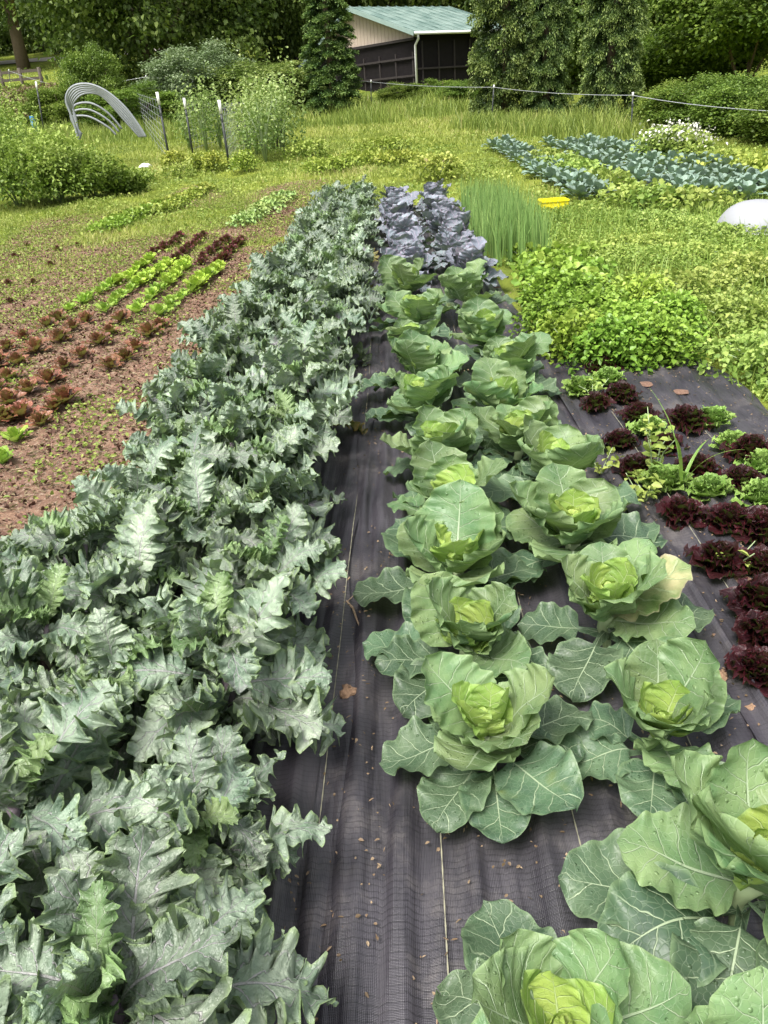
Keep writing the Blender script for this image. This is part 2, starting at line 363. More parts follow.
def sheet(name, label, x0, x1, y0, y1, k, threads, edge=.02, corner=None):
    xs = np.linspace(x0, x1, int((x1-x0)/.012)); ys = np.linspace(y0, y1, int((y1-y0)/.035)); X, Y = np.meshgrid(xs, ys)
    f = (X-x0)/(x1-x0); X = X + edge*f*np.sin(Y*1.7+k)+edge*.5*f*np.sin(Y*5.1) - (edge*.7)*(1-f)*np.sin(Y*1.3+2)
    if corner: Y = Y - np.clip(Y-(y1-1.6), 0, 9)*np.clip(f-.25, 0, 1)*corner + .1*vn(X*3, Y*0, 4)*np.clip((Y-y1+1)/1, 0, 1)
    Z = fab_z(X, Y, k); e = np.minimum(np.minimum(f, 1-f)*(x1-x0)/.03, 1); Z = np.where(e < 1, Z-.006*(1-e), Z)
    nx = len(xs); i = (np.arange(len(ys)-1)[:, None]*nx+np.arange(nx-1)[None, :]).ravel()
    o = link(name, mesh_np(name, np.stack([X, Y, Z], -1).reshape(-1, 3), np.stack([i, i+1, i+nx+1, i+nx], -1), FAB)); tag(o, label, 'ground cover', 'woven ground covers')
    for tx in threads:
        yy = np.arange(max(y0, .1), y1-(1.4 if corner else 0), .02); xx = tx+.012*np.sin(yy*1.1+tx*9); zz = fab_z(xx, yy, k)+.0025
        wv = .0007+.0009*(np.arange(len(yy)) % 2)
        V = np.stack([np.stack([xx-wv, yy, zz], -1), np.stack([xx+wv, yy, zz], -1)], 1).reshape(-1, 3); j = np.arange(len(yy)-1)*2
        link('marker_thread', mesh_np('marker_thread', V, np.stack([j, j+1, j+3, j+2], -1), THREAD), o)
    return o
shK = sheet('weed_barrier', 'dark woven weed barrier lying under the kale bed', -1.22, -.19, -.6, 11.2, 1, [-.24], .03)
shA = sheet('weed_barrier', 'wrinkled black woven weed barrier under the two cabbage rows', -.27, .78, -.6, 11.2, 0, [0., .30, .60], .02)
shL = sheet('weed_barrier', 'black woven weed barrier under the dark red and green lettuces', .74, 1.62, -.6, 4.75, 2, [.93, 1.24], .03, .55)
def hole(u, v, sheet_, r=.04):
    p = pix(u, v); n = 14; x = p.x; y = p.y; z = float(fab_z(np.array(x), np.array(y), 2))+.004
    b = MB(); ring = [(x+r*(1+.2*random.uniform(-1, 1))*math.cos(2*PI*k/n), y+r*(1+.2*random.uniform(-1, 1))*math.sin(2*PI*k/n), z) for k in range(n)]
    b.v = ring+[(x, y, z+.006)]; b.f = [[k, (k+1) % n, n] for k in range(n)]
    b.obj('planting_hole', SOIL, sheet_, smooth=True)
for u, v in ((738, 593), (680, 401), (646, 393), (694, 440), (755, 545), (745, 500)): hole(u, v, shL)
for u, v in ((497, 293), (588, 500)): hole(u, v, shA, .03)
# ------------------------------------------------------------------ cabbages
VEIN = (.42, .52, .34)
CM = {  # green cabbages: old outer, middle, inner, heart
 'a': veined('cabbage_outer_leaf', (.055, .105, .058), (.11, .175, .095), (.42, .52, .33), 7, 1.2, .05, vfac=.75, net=.17, rough=.42, transl=.2, drops=True, edge=(.17, .25, .13), dull=(.2, .22, .06), hue=.02) if 1 else veined('x', (.075, .135, .075), (.125, .205, .12), (.34, .44, .30), 6, 1.2, .10, .42, .18, True, (.16, .24, .15), dull=(.2, .22, .06), hue=.015),
 'b': veined('cabbage_middle_leaf', (.11, .20, .085), (.21, .30, .13), VEIN, 7, 1.2, .05, .42, .26, True, (.25, .36, .16), hue=.02, dull=(.35, .34, .14), net=.17, val=.2),
 'c': veined('cabbage_inner_leaf', (.23, .365, .075), (.37, .50, .12), (.55, .66, .32), 6, 1.2, .06, .40, .3, False, (.32, .45, .15), hue=.012, val=.15, net=.15),
 'h': veined('cabbage_heart_leaf', (.32, .45, .09), (.46, .58, .16), (.62, .70, .34), 6, 1.2, .06, .38, .32, False, None, hue=.012, val=.12)}
RM = {
 'a': veined('red_cabbage_outer_leaf', (.10, .135, .14), (.18, .225, .235), (.42, .36, .44), 6, 1.2, .10, .5, .1, False, (.25, .22, .28), hue=.02),
 'b': veined('red_cabbage_middle_leaf', (.125, .15, .18), (.235, .27, .31), (.40, .32, .42), 6, 1.2, .10, .5, .1, False, (.26, .2, .28), hue=.03),
 'c': veined('red_cabbage_inner_leaf', (.15, .165, .17), (.25, .25, .28), (.34, .2, .32), 6, 1.2, .10, .45, .1, False, None, hue=.03, dull=(.12, .2, .10)),
 'h': veined('red_cabbage_heart_leaf', (.13, .12, .15), (.20, .15, .2), (.36, .2, .32), 6, 1.2, .10, .45, .1, False, None, hue=.03)}
STEM_G = simple('cabbage_stem', (.30, .38, .20), .6, .2, 20); STEM_P = simple('kale_stalk', (.16, .13, .15), .6, .3, 20)
def wcab(W, pet=.16, pw=.011, pk=.78):
    def f(t):
        if t < pet: return pw*(1.25-.9*t/pet*.3)
        s = (t-pet)/(1-pet); return max(pw, W*max(0, math.sin(PI*min(1, s)**pk))**.52 if s < .999 else .004)*(1 if s < .93 else math.sqrt(max(0.02, (1-s)/.07)))
    return f
LA, LB, LC_ = [], [], []
def mk(lst, kind, n, fn):
    for k in range(n):
        V, Q, uv = fn(k); lst.append((mesh_np('cabbage_leaf', V, Q, CM[kind], uv), mesh_np('red_cabbage_leaf', V, Q, RM[kind], uv)))
mk(LA, 'a', 4, lambda k: leafgrid(.235+.02*k, wcab(.078+.006*k, .32, .008, .74), 27, 48, 34-6*k, -34+9*k, .42, .011, 3, p=1.1, seed=k, wav=.012, jag=.15))
BANG = [(54, 66, .75), (60, 56, .65), (50, 76, .85), (22, 8, .5), (56, 38, .65), (30, 36, .6)]
mk(LB, 'b', 6, lambda k: leafgrid(.205+.01*(k % 3), wcab(.094+.006*(k % 3), .12, .012, .72), 31, 50, BANG[k][0], BANG[k][1], BANG[k][2], .009, 3.4, p=1.3, seed=10+k, wav=.007, jag=.15))
mk(LC_, 'c', 4, lambda k: leafgrid(.155+.01*k, wcab(.082+.004*k, .05, .02, .72), 27, 38, 52, 74+8*k, .9, .007, 3, p=1.0, seed=20+k, wav=.003, jag=.15))
HEARTS = []
for k in range(3):
    r = random.Random(50+k); parts = []
    for j in range(7):
        e1 = 118+6*j if j > 2 else 104+8*j
        V, Q, uv = leafgrid(.125-.006*j, wcab(.066-.003*j, .03, .02), 17, 20, 40+4*j, e1, 1.25, .0035, 4, p=.9, seed=60+k*9+j)
        parts.append((V, Q, uv, TRS((0, 0, .002*j), r.uniform(-.06, .06), j*2.4+r.uniform(-.2, .2))))
    V, Q, uv = join(parts); HEARTS.append((mesh_np('cabbage_heart', V, Q, CM['h'], uv), mesh_np('red_cabbage_heart', V, Q, RM['h'], uv)))
def stem_mesh(mat, h, r0, r1, bend=.01):
    return MB().tube([(bend*math.sin(2.2*t/5)*math.cos(t), bend*math.sin(t*.8), h*t/5) for t in range(6)], [r0+(r1-r0)*t/5 for t in range(6)], 10).mesh('stem', mat, True)
CSTEM = stem_mesh(STEM_G, .13, .011, .017)
def cabbage(label, loc, sc=1., red=0, az=None, nb=6, seed=0, group=None, tilt=(0, 0), open_=0., name='cabbage_plant'):
    r = random.Random(seed+900); t = thing(name, label, 'cabbage', loc, 0, group, sc)
    t.rotation_euler = (tilt[0], tilt[1], 0)
    if seed in range(3, 30) or seed in range(35, 60): t.scale = (sc*1.16, sc*1.16, sc*1.04)
    link('stem', CSTEM, t)
    az = az or [r.uniform(0, 6.28)+k*2*PI/5 for k in range(5)]
    for k, a in enumerate(az):       # azimuth is measured from +Y towards -X
        o = link('outer_leaf', LA[(k+seed) % 4][red], t, (0, 0, .055+.012*(k % 3)), (r.uniform(-.12, .12), r.uniform(-.15, .15), a), r.uniform(.85, 1.08))
    a0 = r.uniform(0, 6.28); open_ += r.uniform(-.04, .10) if not red else 0; hs_ = r.uniform(.5, .66)
    for k in range(nb): link('leaf', LB[(3, 5)[k] if k < 2 else (0, 1, 2, 4)[r.randrange(4)]][red], t, (0, 0, .10+.004*k), (r.uniform(-.12, .12)-open_, r.uniform(-.2, .2), a0+k*2.399+r.uniform(-.35, .35)), r.uniform(.92, 1.22))
    for k in range(r.choice((3, 4, 5))): link('inner_leaf', LC_[(k+seed) % 4][red], t, (0, 0, .125 if seed in (0, 1, 2, 31, 32, 33) else .148), (r.uniform(-.18, .04), r.uniform(-.2, .2), a0+1+k*PI/2+r.uniform(-.35, .35)), r.uniform(.72, .92))
    link('heart', HEARTS[seed % 3][red], t, (0, 0, .135 if seed in (0, 1, 2, 31, 32, 33) else .165), (r.uniform(-.1, .1), r.uniform(-.1, .1), r.uniform(0, 6)), r.uniform(.9, 1.1)*hs_)
    return t
def deg(*a): return [R(x) for x in a]
G1 = 'cabbages in the row beside the walkway strip'; G2 = 'cabbages in the row beside the lettuces'
LP = [(562, 1012, .92), (492, 712, 1.0), (466, 619, .98), (453, 550, 1.0), (444, 493, .98), (442, 442, .98), (424, 395, .98), (417, 362, 1), (412, 339, 1), (413, 313, 1.05), (406, 284, 1.1)]
LL = ['large green cabbage with a purple tinted heart, closest of the row beside the bare strip', 'open green cabbage standing on a tall bare stem above its drooping lower leaves', None, None, None, None, None, None, None, None,
      'last green cabbage of the walkway row, touching the purple cabbages']
LAZ = {0: deg(60, 130, 200, 20, 300), 1: deg(180, 148, 215, 262, 95, 285, 20), 2: deg(100, 75, 250, 200, 140), 3: deg(95, 215, 150, 280, 30)}
def zpt(u, v, h): # plane at height h over the flat near ground
    d = _f + _r*((u-CX)/F_) - _u*((v-CY)/F_); t = (h-EYE)/d.z; return Vector((d.x*t, d.y*t, 0))
for k, (u, v, sc) in enumerate(LP):
    p = zpt(u, v, .22); p.z = .02
    lab = LL[k] or f'green cabbage, {ORD[k]} from the near end of the row beside the bare strip'
    cabbage(lab, p, sc, 0, LAZ.get(k), 6 if k != 1 else 5, k, G1, tilt=(random.uniform(-.08, .08), random.uniform(-.08, .08)), open_=.12 if k == 1 else 0)
RP = [(770, 1110, .9), (752, 862, 1.22), (662, 705, .95), (612, 592, 1.02), (577, 522, 1.0), (550, 464, 1), (521, 431, .95), (502, 398, 1.02), (508, 362, 1), (482, 331, 1.05), (466, 292, 1.1)]
RAZ = {1: deg(110, 150, 190, 80, 230), 3: deg(75, 275, 300, 200, 150), 2: deg(100, 160, 200, 60, 300)}
for k, (u, v, sc) in enumerate(RP):
    p = zpt(u, v, .22); p.z = .02
    lab = {0: 'cabbage cut off by the lower edge, closest of the row beside the lettuces', 1: 'big upright green cabbage with a tight wrapped heart, second beside the lettuces',
           3: 'green cabbage with one yellow blotched leaf spread towards the lettuces', 10: 'last green cabbage of the lettuce side row, touching the purple cabbages'}.get(k) or f'green cabbage, {ORD[k]} from the near end of the row beside the lettuces'
    t = cabbage(lab, p, sc, 0, RAZ.get(k), 7, k+31, G2, tilt=(random.uniform(-.08, .08), random.uniform(-.08, .08)))
    if k == 3:
        YM = veined('yellow_blotched_leaf', (.17, .26, .09), (.55, .50, .28), (.45, .55, .3), 6, 1.2, .10, .45, .25, False, (.5, .42, .3), hue=.005, val=.05)
        V, Q, uv = leafgrid(.25, wcab(.105, .14, .012), 25, 34, 36, 12, .5, .008, 4, seed=77)
        tag(link('leaf', mesh_np('blotched_leaf', V, Q, YM, uv), t, (0, 0, .1), (.05, 0, R(-80)), 1.05), 'yellow blotched outer leaf', None)
# purple cabbages behind: three staggered rows
yy = 5.95; n = 0; GR = 'purple cabbages behind the green ones'
rows = {0: [], 1: []}
while yy < 10.9:
    for rw, x0 in ((0, .02), (1, .47)):
        rows[rw].append((x0+random.uniform(-.05, .05)-.012*(yy-6), yy+(.2 if rw else .05)+random.uniform(-.05, .05)))
    yy += .40
for rw in (0, 1):
    for k, (x, y) in enumerate(rows[rw]):
        cabbage(f'blue purple cabbage, {ORD[k]} behind the green ones, row beside the {"onions" if rw else "kale"}', (x, y, float(G(0, y))+.02), 1.12+random.uniform(-.08, .12), 1, None, 7, 60+k*2+rw, GR, name='purple_cabbage')
# ------------------------------------------------------------------ kale
KM = veined('kale_leaf', (.12, .18, .12), (.31, .38, .28), (.40, .36, .40), 8, 1.6, .07, .36, .18, True, (.22, .31, .13), pucker=2.2, hue=.02, val=.38, midw=.085, dull=(.24, .19, .26), net=.1, vfac=.6)
KM2 = veined('young_kale_leaf', (.13, .21, .085), (.23, .33, .14), (.32, .38, .26), 8, 1.6, .07, .4, .2, True, (.24, .38, .14), pucker=1.0, hue=.02, val=.2, midw=.05)
KM3 = veined('old_kale_leaf', (.13, .14, .05), (.30, .24, .08), (.38, .32, .26), 8, 1.6, .12, .5, .2, False, (.3, .2, .06), pucker=1.0, hue=.03, val=.2, midw=.05)
def wkale(W, nl, ph, tb=.30, deep=.5, pk=.75):
    def f(t):
        if t < tb: return .0055+.016*max(0, math.sin(PI*t/tb*2.5+ph))**4*(t/tb)
        s = (t-tb)/(1-tb); b = W*max(0., math.sin(PI*min(s, 1)**pk))**.5
        tooth = abs(math.sin(PI*nl*s+ph)); t2 = abs(math.sin(PI*nl*2.6*s+ph*2)); t3 = abs(math.sin(PI*nl*6.1*s)); w_ = b*((1-deep)+deep*tooth**.6)*(.76+.24*t2**.6)*(.88+.14*t3)
        return max(.006, w_)
    return f
KL = []
for k in range(13):
    e0, e1 = [(62, -18), (48, -30), (72, 15), (55, 5), (66, -35), (40, -12), (78, 35), (58, -48), (50, -5), (70, -60), (82, 0), (60, -75), (74, 50)][k]
    V, Q, uv = leafgrid(.34+.012*(k % 4), wkale(.086+.008*(k % 3), 4.6+.5*(k % 3), k*.7, .27+.02*(k % 2), .36+.08*(k % 3)), 21, 140, e0, e1, .35, (.023+.005*(k % 3)), 8, .26, 1.1, 100+k, twist=(k % 3-1)*.25, wav=.012)
    KL.append(mesh_np('kale_leaf', V, Q, KM, uv))
KY = []
for k in range(4):
    V, Q, uv = leafgrid(.22, wkale(.055, 5, k*.9, .2, .42), 15, 80, 74, 35-22*k, .6, .018, 8, .35, 1.1, 130+k)
    KY.append(mesh_np('young_kale_leaf', V, Q, KM2, uv))
V, Q, uv = leafgrid(.33, wkale(.08, 5, .3, .3, .4), 17, 80, 35, -60, .3, .02, 7, .5, 1.1, 150); KO = mesh_np('old_kale_leaf', V, Q, KM3, uv)
KST = [stem_mesh(STEM_P, .30, .013, .009, .02*(k-1)) for k in range(3)]
def kale(label, loc, seed, sc=1., n=18, group=None):
    r = random.Random(seed*13+5); t = thing('kale_plant', label, 'kale', loc, r.uniform(0, 6.28), group, sc)
    t.rotation_euler = (r.uniform(-.12, .12), r.uniform(-.12, .12), r.uniform(0, 6.28))
    link('stalk', KST[seed % 3], t)
    for k in range(n):
        f = k/(n-1); z = .07+.21*f
        link('leaf', KL[r.randrange(13)], t, (0, 0, z), (r.uniform(-.25, .3)+.25*(f-.5), r.uniform(-.5, .5), k*2.399+r.uniform(-.3, .3)), (.98-.3*f)*r.uniform(.8, 1.12))
    for k in range(3+seed % 2):
        link('young_leaf', KY[r.randrange(4)], t, (0, 0, .285), (r.uniform(-.15, .2), r.uniform(-.3, .3), k*2.399*1.1+r.uniform(-.3, .3)), r.uniform(.55, .85))
    if seed % 4 == 0: tag(link('old_leaf', KO, t, (0, 0, .06), (0, 0, r.uniform(0, 6.28)), .95), 'yellowing lowest leaf', None)
    return t
for rw, x0, nm in ((0, -.48, 'row beside the barrier walkway'), (1, -.99, 'row beside the bare soil')):
    y = .22 if rw == 0 else .36; k = 0
    while y < 10.9:
        sc = random.uniform(.92, 1.12)*(1 if y > 1 else .93)
        lab = f'curly blue green kale, {ORD[k]} from near end, {nm}'
        if rw == 0 and k == 3: lab = 'curly kale with a browned drooping leaf over the walkway, '+ORD[k]+' in its row'
        kale(lab, (x0+random.uniform(-.04, .04)+.012*y*(rw), y+random.uniform(-.04, .04), float(G(0, y))+.02), rw*50+k, sc, 23 if y < 6 else 17, 'kale plants in the double row')
        y += .37 if y < 6 else .42; k += 1
for k in range(9):
    y = .28+.34*k; kale(f'curly kale squeezed between the two kale rows, {ORD[k]} from near end', (-.74+random.uniform(-.05, .05), y, .02), 150+k, random.uniform(.9, 1.08), 17, 'kale plants between the rows')
for k in range(4):
    kale(f'outermost kale spilling onto the bare soil, {ORD[k]} from near end', (-1.22+.03*k, .55+.42*k, .02), 170+k, .9, 15, 'kale plants spilling over the soil')
# ------------------------------------------------------------------ lettuces
def rosette(name, mat, n, L0, W0, e_out, e_in, ruf, rn, nu, nv, seed, wrap=.5, lift=.0):
    r = random.Random(seed); parts = []
    for j in range(n):
        f = j/(n-1); l = L0*(1-.45*f)*r.uniform(.9, 1.1)
        wf = lambda t, l=l: max(.006, W0*(l/L0)*max(0, math.sin(PI*min(.985, .12+.86*t)))**.6*(.35+.65*min(1, t*2.2)))
        e0 = e_out+(e_in-e_out)*f+r.uniform(-6, 6)
        V, Q, uv = leafgrid(l, wf, nu, nv, e0, e0+25*(f-.1)-10, wrap, ruf*r.uniform(.7, 1.2), rn, .15, 1.2, seed*100+j)
        parts.append((V, Q, uv, TRS((0, 0, lift+.02*f), 0, j*2.399+r.uniform(-.2, .2))))
    V, Q, uv = join(parts); return mesh_np(name, V, Q, mat, uv)
def lettuce_mat(name, lo, hi, edge, vein, tr=.25, rough=.35, vf=.6): return veined(name, lo, hi, vein, 5, 1.3, .12, rough, tr, False, edge, pucker=.9, hue=.01, val=.2, midw=.09, net=.2, vfac=vf)
DR = lettuce_mat('dark_red_lettuce', (.014, .002, .005), (.042, .005, .010), (.085, .008, .015), (.07, .014, .02), .2, .42)
DG = lettuce_mat('green_lettuce', (.19, .34, .06), (.31, .47, .11), (.34, .5, .15), (.40, .52, .22))
YG = lettuce_mat('yellow_green_lettuce', (.30, .46, .03), (.42, .58, .06), (.46, .6, .1), (.5, .62, .2), .3)
MG = lettuce_mat('mid_green_lettuce', (.24, .40, .04), (.36, .52, .07), (.36, .52, .1), (.45, .6, .2), .3)
RB = lettuce_mat('bronze_red_lettuce', (.16, .055, .042), (.34, .13, .08), (.26, .07, .055), (.2, .22, .07), .2)
MR = lettuce_mat('maroon_lettuce', (.07, .010, .018), (.14, .02, .03), (.12, .012, .02), (.14, .03, .04), .15)
def duo(nm, mat, a, b): return [(rosette(nm+'_rosette', mat, *a, seed=3+k), rosette(nm+'_heart', mat, *b, seed=30+k)) for k in range(3)]
P_DR = duo('dark_red', DR, (30, .12, .043, 22, 68, .016, 6, 13, 13), (14, .095, .036, 55, 88, .014, 6, 11, 11))
P_DG = duo('green', DG, (30, .11, .036, 24, 70, .012, 5, 13, 13), (18, .085, .03, 55, 90, .011, 5, 11, 11))
P_YG = duo('yellow', YG, (12, .115, .04, 35, 65, .008, 3, 9, 8), (7, .085, .03, 60, 85, .008, 3, 7, 7))
P_MG = duo('leafy_green', MG, (10, .115, .034, 30, 60, .006, 3, 9, 8), (6, .08, .026, 60, 85, .006, 3, 7, 7))
P_RB = duo('bronze', RB, (12, .12, .038, 20, 60, .008, 3, 9, 8), (7, .08, .03, 55, 85, .008, 3, 7, 7))
P_MR = duo('maroon', MR, (12, .10, .034, 25, 65, .009, 4, 9, 8), (7, .08, .028, 60, 85, .008, 3, 7, 7))
ln = [0]
def lettuce(proto, label, p, sc, group, lift=.0):
    ln[0] += 1; a, b = proto[ln[0] % 3]; t = thing('lettuce', label, 'lettuce', (p[0], p[1], p[2]+lift), random.uniform(0, 6.28), group, sc*random.uniform(.92, 1.08))
    link('outer_leaves' if 0 else 'leaf_rosette', a, t, (0, 0, 0), (random.uniform(-.1, .1), random.uniform(-.1, .1), 0)); link('heart', b, t, (0, 0, .02))
    return t
GDR = 'dark red lettuces on the weed barrier'; GDG = 'green lettuces on the weed barrier'
DRP = [(603, 362), (596, 398), (622, 390), (639, 410), (687, 417), (620, 436), (666, 439), (637, 463), (699, 465), (752, 449), (742, 475), (682, 507), (731, 514), (721, 554), (764, 558), (768, 524), (766, 594), (766, 626), (762, 662)]
DRL = ['half hidden below the bright green parsley bushes', 'at the walkway side, touching the two small green lettuces', 'behind the pair of green lettuces next to parsley', 'just behind the lime green lettuce', 'between lime green lettuce and the back green lettuce', 'alone at the walkway edge, dark centre', 'right in front of the lime green lettuce', 'behind the weedy green lettuce', 'between two green lettuces in the middle of the patch', 'behind the edge green lettuce at the weeds', 'in front of the edge green lettuce',
       'full round head beside the weedy green lettuce, at the walkway edge', 'full round head in front of the middle green lettuce', 'largest of all, alone with a seam line beneath', 'behind the empty planting hole', 'beside the frontmost green lettuce at the picture edge', 'wine red, just past the empty planting hole', 'small wine red, second from the near end', 'nearest wine red head of the edge row']
for (u, v), l in zip(DRP, DRL):
    p = zpt(u, v, .09); p.z = .03; lettuce(P_DR if v < 580 else P_DR, 'dark red frilled lettuce '+l, p, random.choice((.86, .95, 1.0, 1.06)), GDR)
DGP = [(581, 383), (608, 374), (649, 424), (714, 415), (733, 439), (764, 461), (665, 477), (711, 485), (764, 492)]
DGL = ['green lettuce of a pair by the walkway, the nearer to the cabbages', 'green lettuce of a pair, tucked against the parsley', 'lime green lettuce in the middle of dark red ones near the back', 'green lettuce at the back corner beside the weeds', 'green lettuce second from the back along the weedy edge', 'bright green lettuce at the edge between dark red ones', 'green lettuce with tall weeds growing through it', 'round green lettuce between four dark red heads', 'green lettuce nearest the camera at the weedy edge']
for (u, v), l in zip(DGP, DGL):
    p = zpt(u, v, .09); p.z = .03; lettuce(P_DG, l, p, 1.05, GDG)
# left bed
RPX = [(145, 340), (115, 355), (55, 385), (15, 415), (90, 420), (40, 450), (15, 490), (120, 500), (70, 525), (20, 560), (100, 610), (165, 555), (160, 460), (205, 435), (150, 395), (185, 370), (220, 350), (250, 405), (280, 385), (310, 355), (345, 418), (380, 385), (318, 445), (280, 468), (135, 572), (408, 366), (-10, 520), (-12, 450), (52, 590), (0, 600)]
pts = [zpt(a/2.56, 180+b/2.56, .04) for a, b in RPX]
cols = {}
for p in pts: cols.setdefault(min(4, max(0, int((-1.15-p.x)/.38))), []).append(p)
for c, ps in cols.items():
    for k, p in enumerate(sorted(ps, key=lambda q: q.y)):
        p.z = float(G(p.x, p.y))+.005
        lettuce(P_RB, f'small bronze red lettuce, {ORD[k]} along the {ORD[c]} line out from the kale', p, random.uniform(.85, 1.15), 'bronze lettuces in the bare soil')
def lrow(a, b, n, proto, lab, group, sc=1.):
    A, B = zpt(*a, .04), zpt(*b, .04)
    for k in range(n):
        p = A.lerp(B, k/(n-1)); p.x += random.uniform(-.03, .03); p.y += random.uniform(-.04, .04); p.z = float(G(p.x, p.y))+.005
        lettuce(proto, lab.format(ORD[k]), p, sc*random.uniform(.85, 1.1), group)
for j, (a, b) in enumerate((((70, 304), (152, 258)), ((103, 307), (168, 262)), ((135, 309), (187, 262)), ((162, 311), (218, 266)))):
    mx, my = a[0]+(b[0]-a[0])*.5, a[1]+(b[1]-a[1])*.5
    rn_ = ORD[3-j]
    lrow(a, (mx, my), 6, P_MG, 'leafy green lettuce, {} from the bronze ones, '+rn_+' row from the kale', 'leafy green lettuces in rows', 1.0)
    lrow((mx+4, my-2), b, 9, P_YG, 'yellow green lettuce, {} behind the leafy green ones, '+rn_+' row from kale', 'yellow green lettuces in rows', 1.15)
for j, (a, b) in enumerate((((156, 253), (182, 238)), ((172, 261), (204, 237)), ((199, 261), (228, 238)), ((219, 261), (243, 241)))):
    lrow(a, b, 11, P_MR, 'tiny maroon lettuce, {} from near end, '+ORD[3-j]+' maroon row from the kale', 'maroon lettuces in rows', .98)
for k, (u, v) in enumerate(((33, 281), (8, 283), (14, 256), (28, 247), (58, 250), (50, 262), (10, 300), (78, 247))):
    p = zpt(u, v, .03); p.z = float(G(p.x, p.y)); lettuce(P_MR, ['tiny dark purple seedling alone in the bare soil beyond the bronze lettuces', 'tiny dark purple seedling at the outer edge of the soil', 'faint dark seedling among the low green weeds', 'dark seedling at the weedy end of the bare soil', 'dark seedling in the weeds beside the green seedlings', 'dark seedling on open soil behind the lone purple one', 'dark seedling closest to the bronze lettuces', 'dark seedling furthest from the bronze lettuces'][k], p, .7, 'stray dark seedlings')
for k, (u, v) in enumerate(((14, 432), (2, 412), (2, 455))):
    p = zpt(u, v, .04); p.z = float(G(p.x, p.y)); lettuce(P_MG, ['bright green leafy seedling in front of the bronze lettuces', 'small green seedling at the picture edge by the bronze lettuces', 'small green seedling nearest the camera on the bare soil'][k], p, .9, 'green seedlings near the bronze lettuces')
# ------------------------------------------------------------------ leafy masses
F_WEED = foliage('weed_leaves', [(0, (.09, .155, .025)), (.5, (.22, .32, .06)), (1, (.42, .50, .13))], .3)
F_LAWN = foliage('lawn_grass', [(0, (.13, .185, .035)), (.5, (.28, .35, .07)), (.85, (.44, .48, .12)), (1, (.5, .44, .2))], .3)
F_PARS = foliage('parsley_leaves', [(0, (.09, .17, .02)), (.5, (.21, .34, .045)), (1, (.36, .50, .09))], .3, .4)
F_ONI = foliage('onion_leaves', [(0, (.10, .17, .05)), (.5, (.20, .32, .09)), (1, (.34, .45, .14))], .15, .4)
F_BUSH = foliage('bush_leaves', [(0, (.05, .09, .014)), (.5, (.13, .20, .03)), (1, (.30, .38, .07))], .3)
F_PEA = foliage('pea_leaves', [(0, (.08, .14, .03)), (.5, (.20, .30, .08)), (1, (.40, .48, .18))], .3)
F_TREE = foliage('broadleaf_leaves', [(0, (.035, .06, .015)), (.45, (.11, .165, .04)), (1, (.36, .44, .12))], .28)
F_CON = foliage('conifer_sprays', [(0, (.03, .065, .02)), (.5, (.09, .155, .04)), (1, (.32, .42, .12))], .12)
F_SILV = foliage('silver_leaves', [(0, (.08, .13, .05)), (.5, (.20, .26, .13)), (1, (.38, .43, .27))], .2)
F_BRAS = foliage('brassica_leaves', [(0, (.06, .11, .07)), (.5, (.15, .23, .17)), (1, (.30, .39, .31))], .15, .45)
F_YEL = foliage('yellow_flower_leaves', [(0, (.11, .17, .03)), (.5, (.26, .33, .05)), (1, (.42, .45, .09))], .25)
F_BROWN = foliage('dry_weeds', [(0, (.08, .06, .03)), (.5, (.19, .13, .08)), (1, (.32, .24, .15))], .2)
BARK = simple('bark', (.13, .095, .07), .9, .4, 8, .8, .03); PALE = simple('dry_straw', (.42, .33, .22), .9, .35, 30)
def stuff(name, c, mat, label):
    V, Q, T = c; o = link(name, mesh_np(name, V, Q, mat, tint=T)); o['kind'] = 'stuff'; o['label'] = label; return o
def scat(n, x0, x1, y0, y1, dens=None, pw=1.):
    x = rng.uniform(x0, x1, n); y = y0+(y1-y0)*rng.uniform(0, 1, n)**pw
    if dens is not None: k = rng.uniform(0, 1, n) < dens(x, y); x, y = x[k], y[k]
    return x, y
T01 = lambda t: np.clip(t, 0, 1)
# weeds on the right: low mounds of small leaves
def weed_edge(x, y):                      # 1 inside the weedy area
    lim = np.where(y < 4.3, 1.62, np.where(y < 7, .95, .86))+.06*vn(y*3, x, 1)
    return np.clip((x-lim)/.12, 0, 1)
def moundh(x, y): return .03+.10*np.clip(vn(x*1.7, y*1.3, 4)+.55, 0, 1.6)*np.clip((x-1.3)/.6, 0.2, 1)*np.clip((11-y)/4, .25, 1)
x, y = scat(120000, .8, 7.5, 2.2, 10.5, weed_edge, 1.1); n = len(x); h = moundh(x, y); f = rng.uniform(0, 1, n)**.6
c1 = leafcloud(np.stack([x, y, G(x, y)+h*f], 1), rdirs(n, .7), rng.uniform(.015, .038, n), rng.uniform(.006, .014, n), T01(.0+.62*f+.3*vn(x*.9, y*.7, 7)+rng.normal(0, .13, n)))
x, y = scat(9000, 1.5, 7.5, 2.2, 10, weed_edge); n = len(x)
c2 = blades(np.stack([x, y, G(x, y)], 1), rng.uniform(.08, .26, n), rng.uniform(.002, .005, n), rng.uniform(.1, .8, n), T01(.55+rng.normal(0, .2, n)))
stuff('ground_weeds', cat(c1, c2), F_WEED, 'low mat of bright green weeds and clover beside the weed barrier')
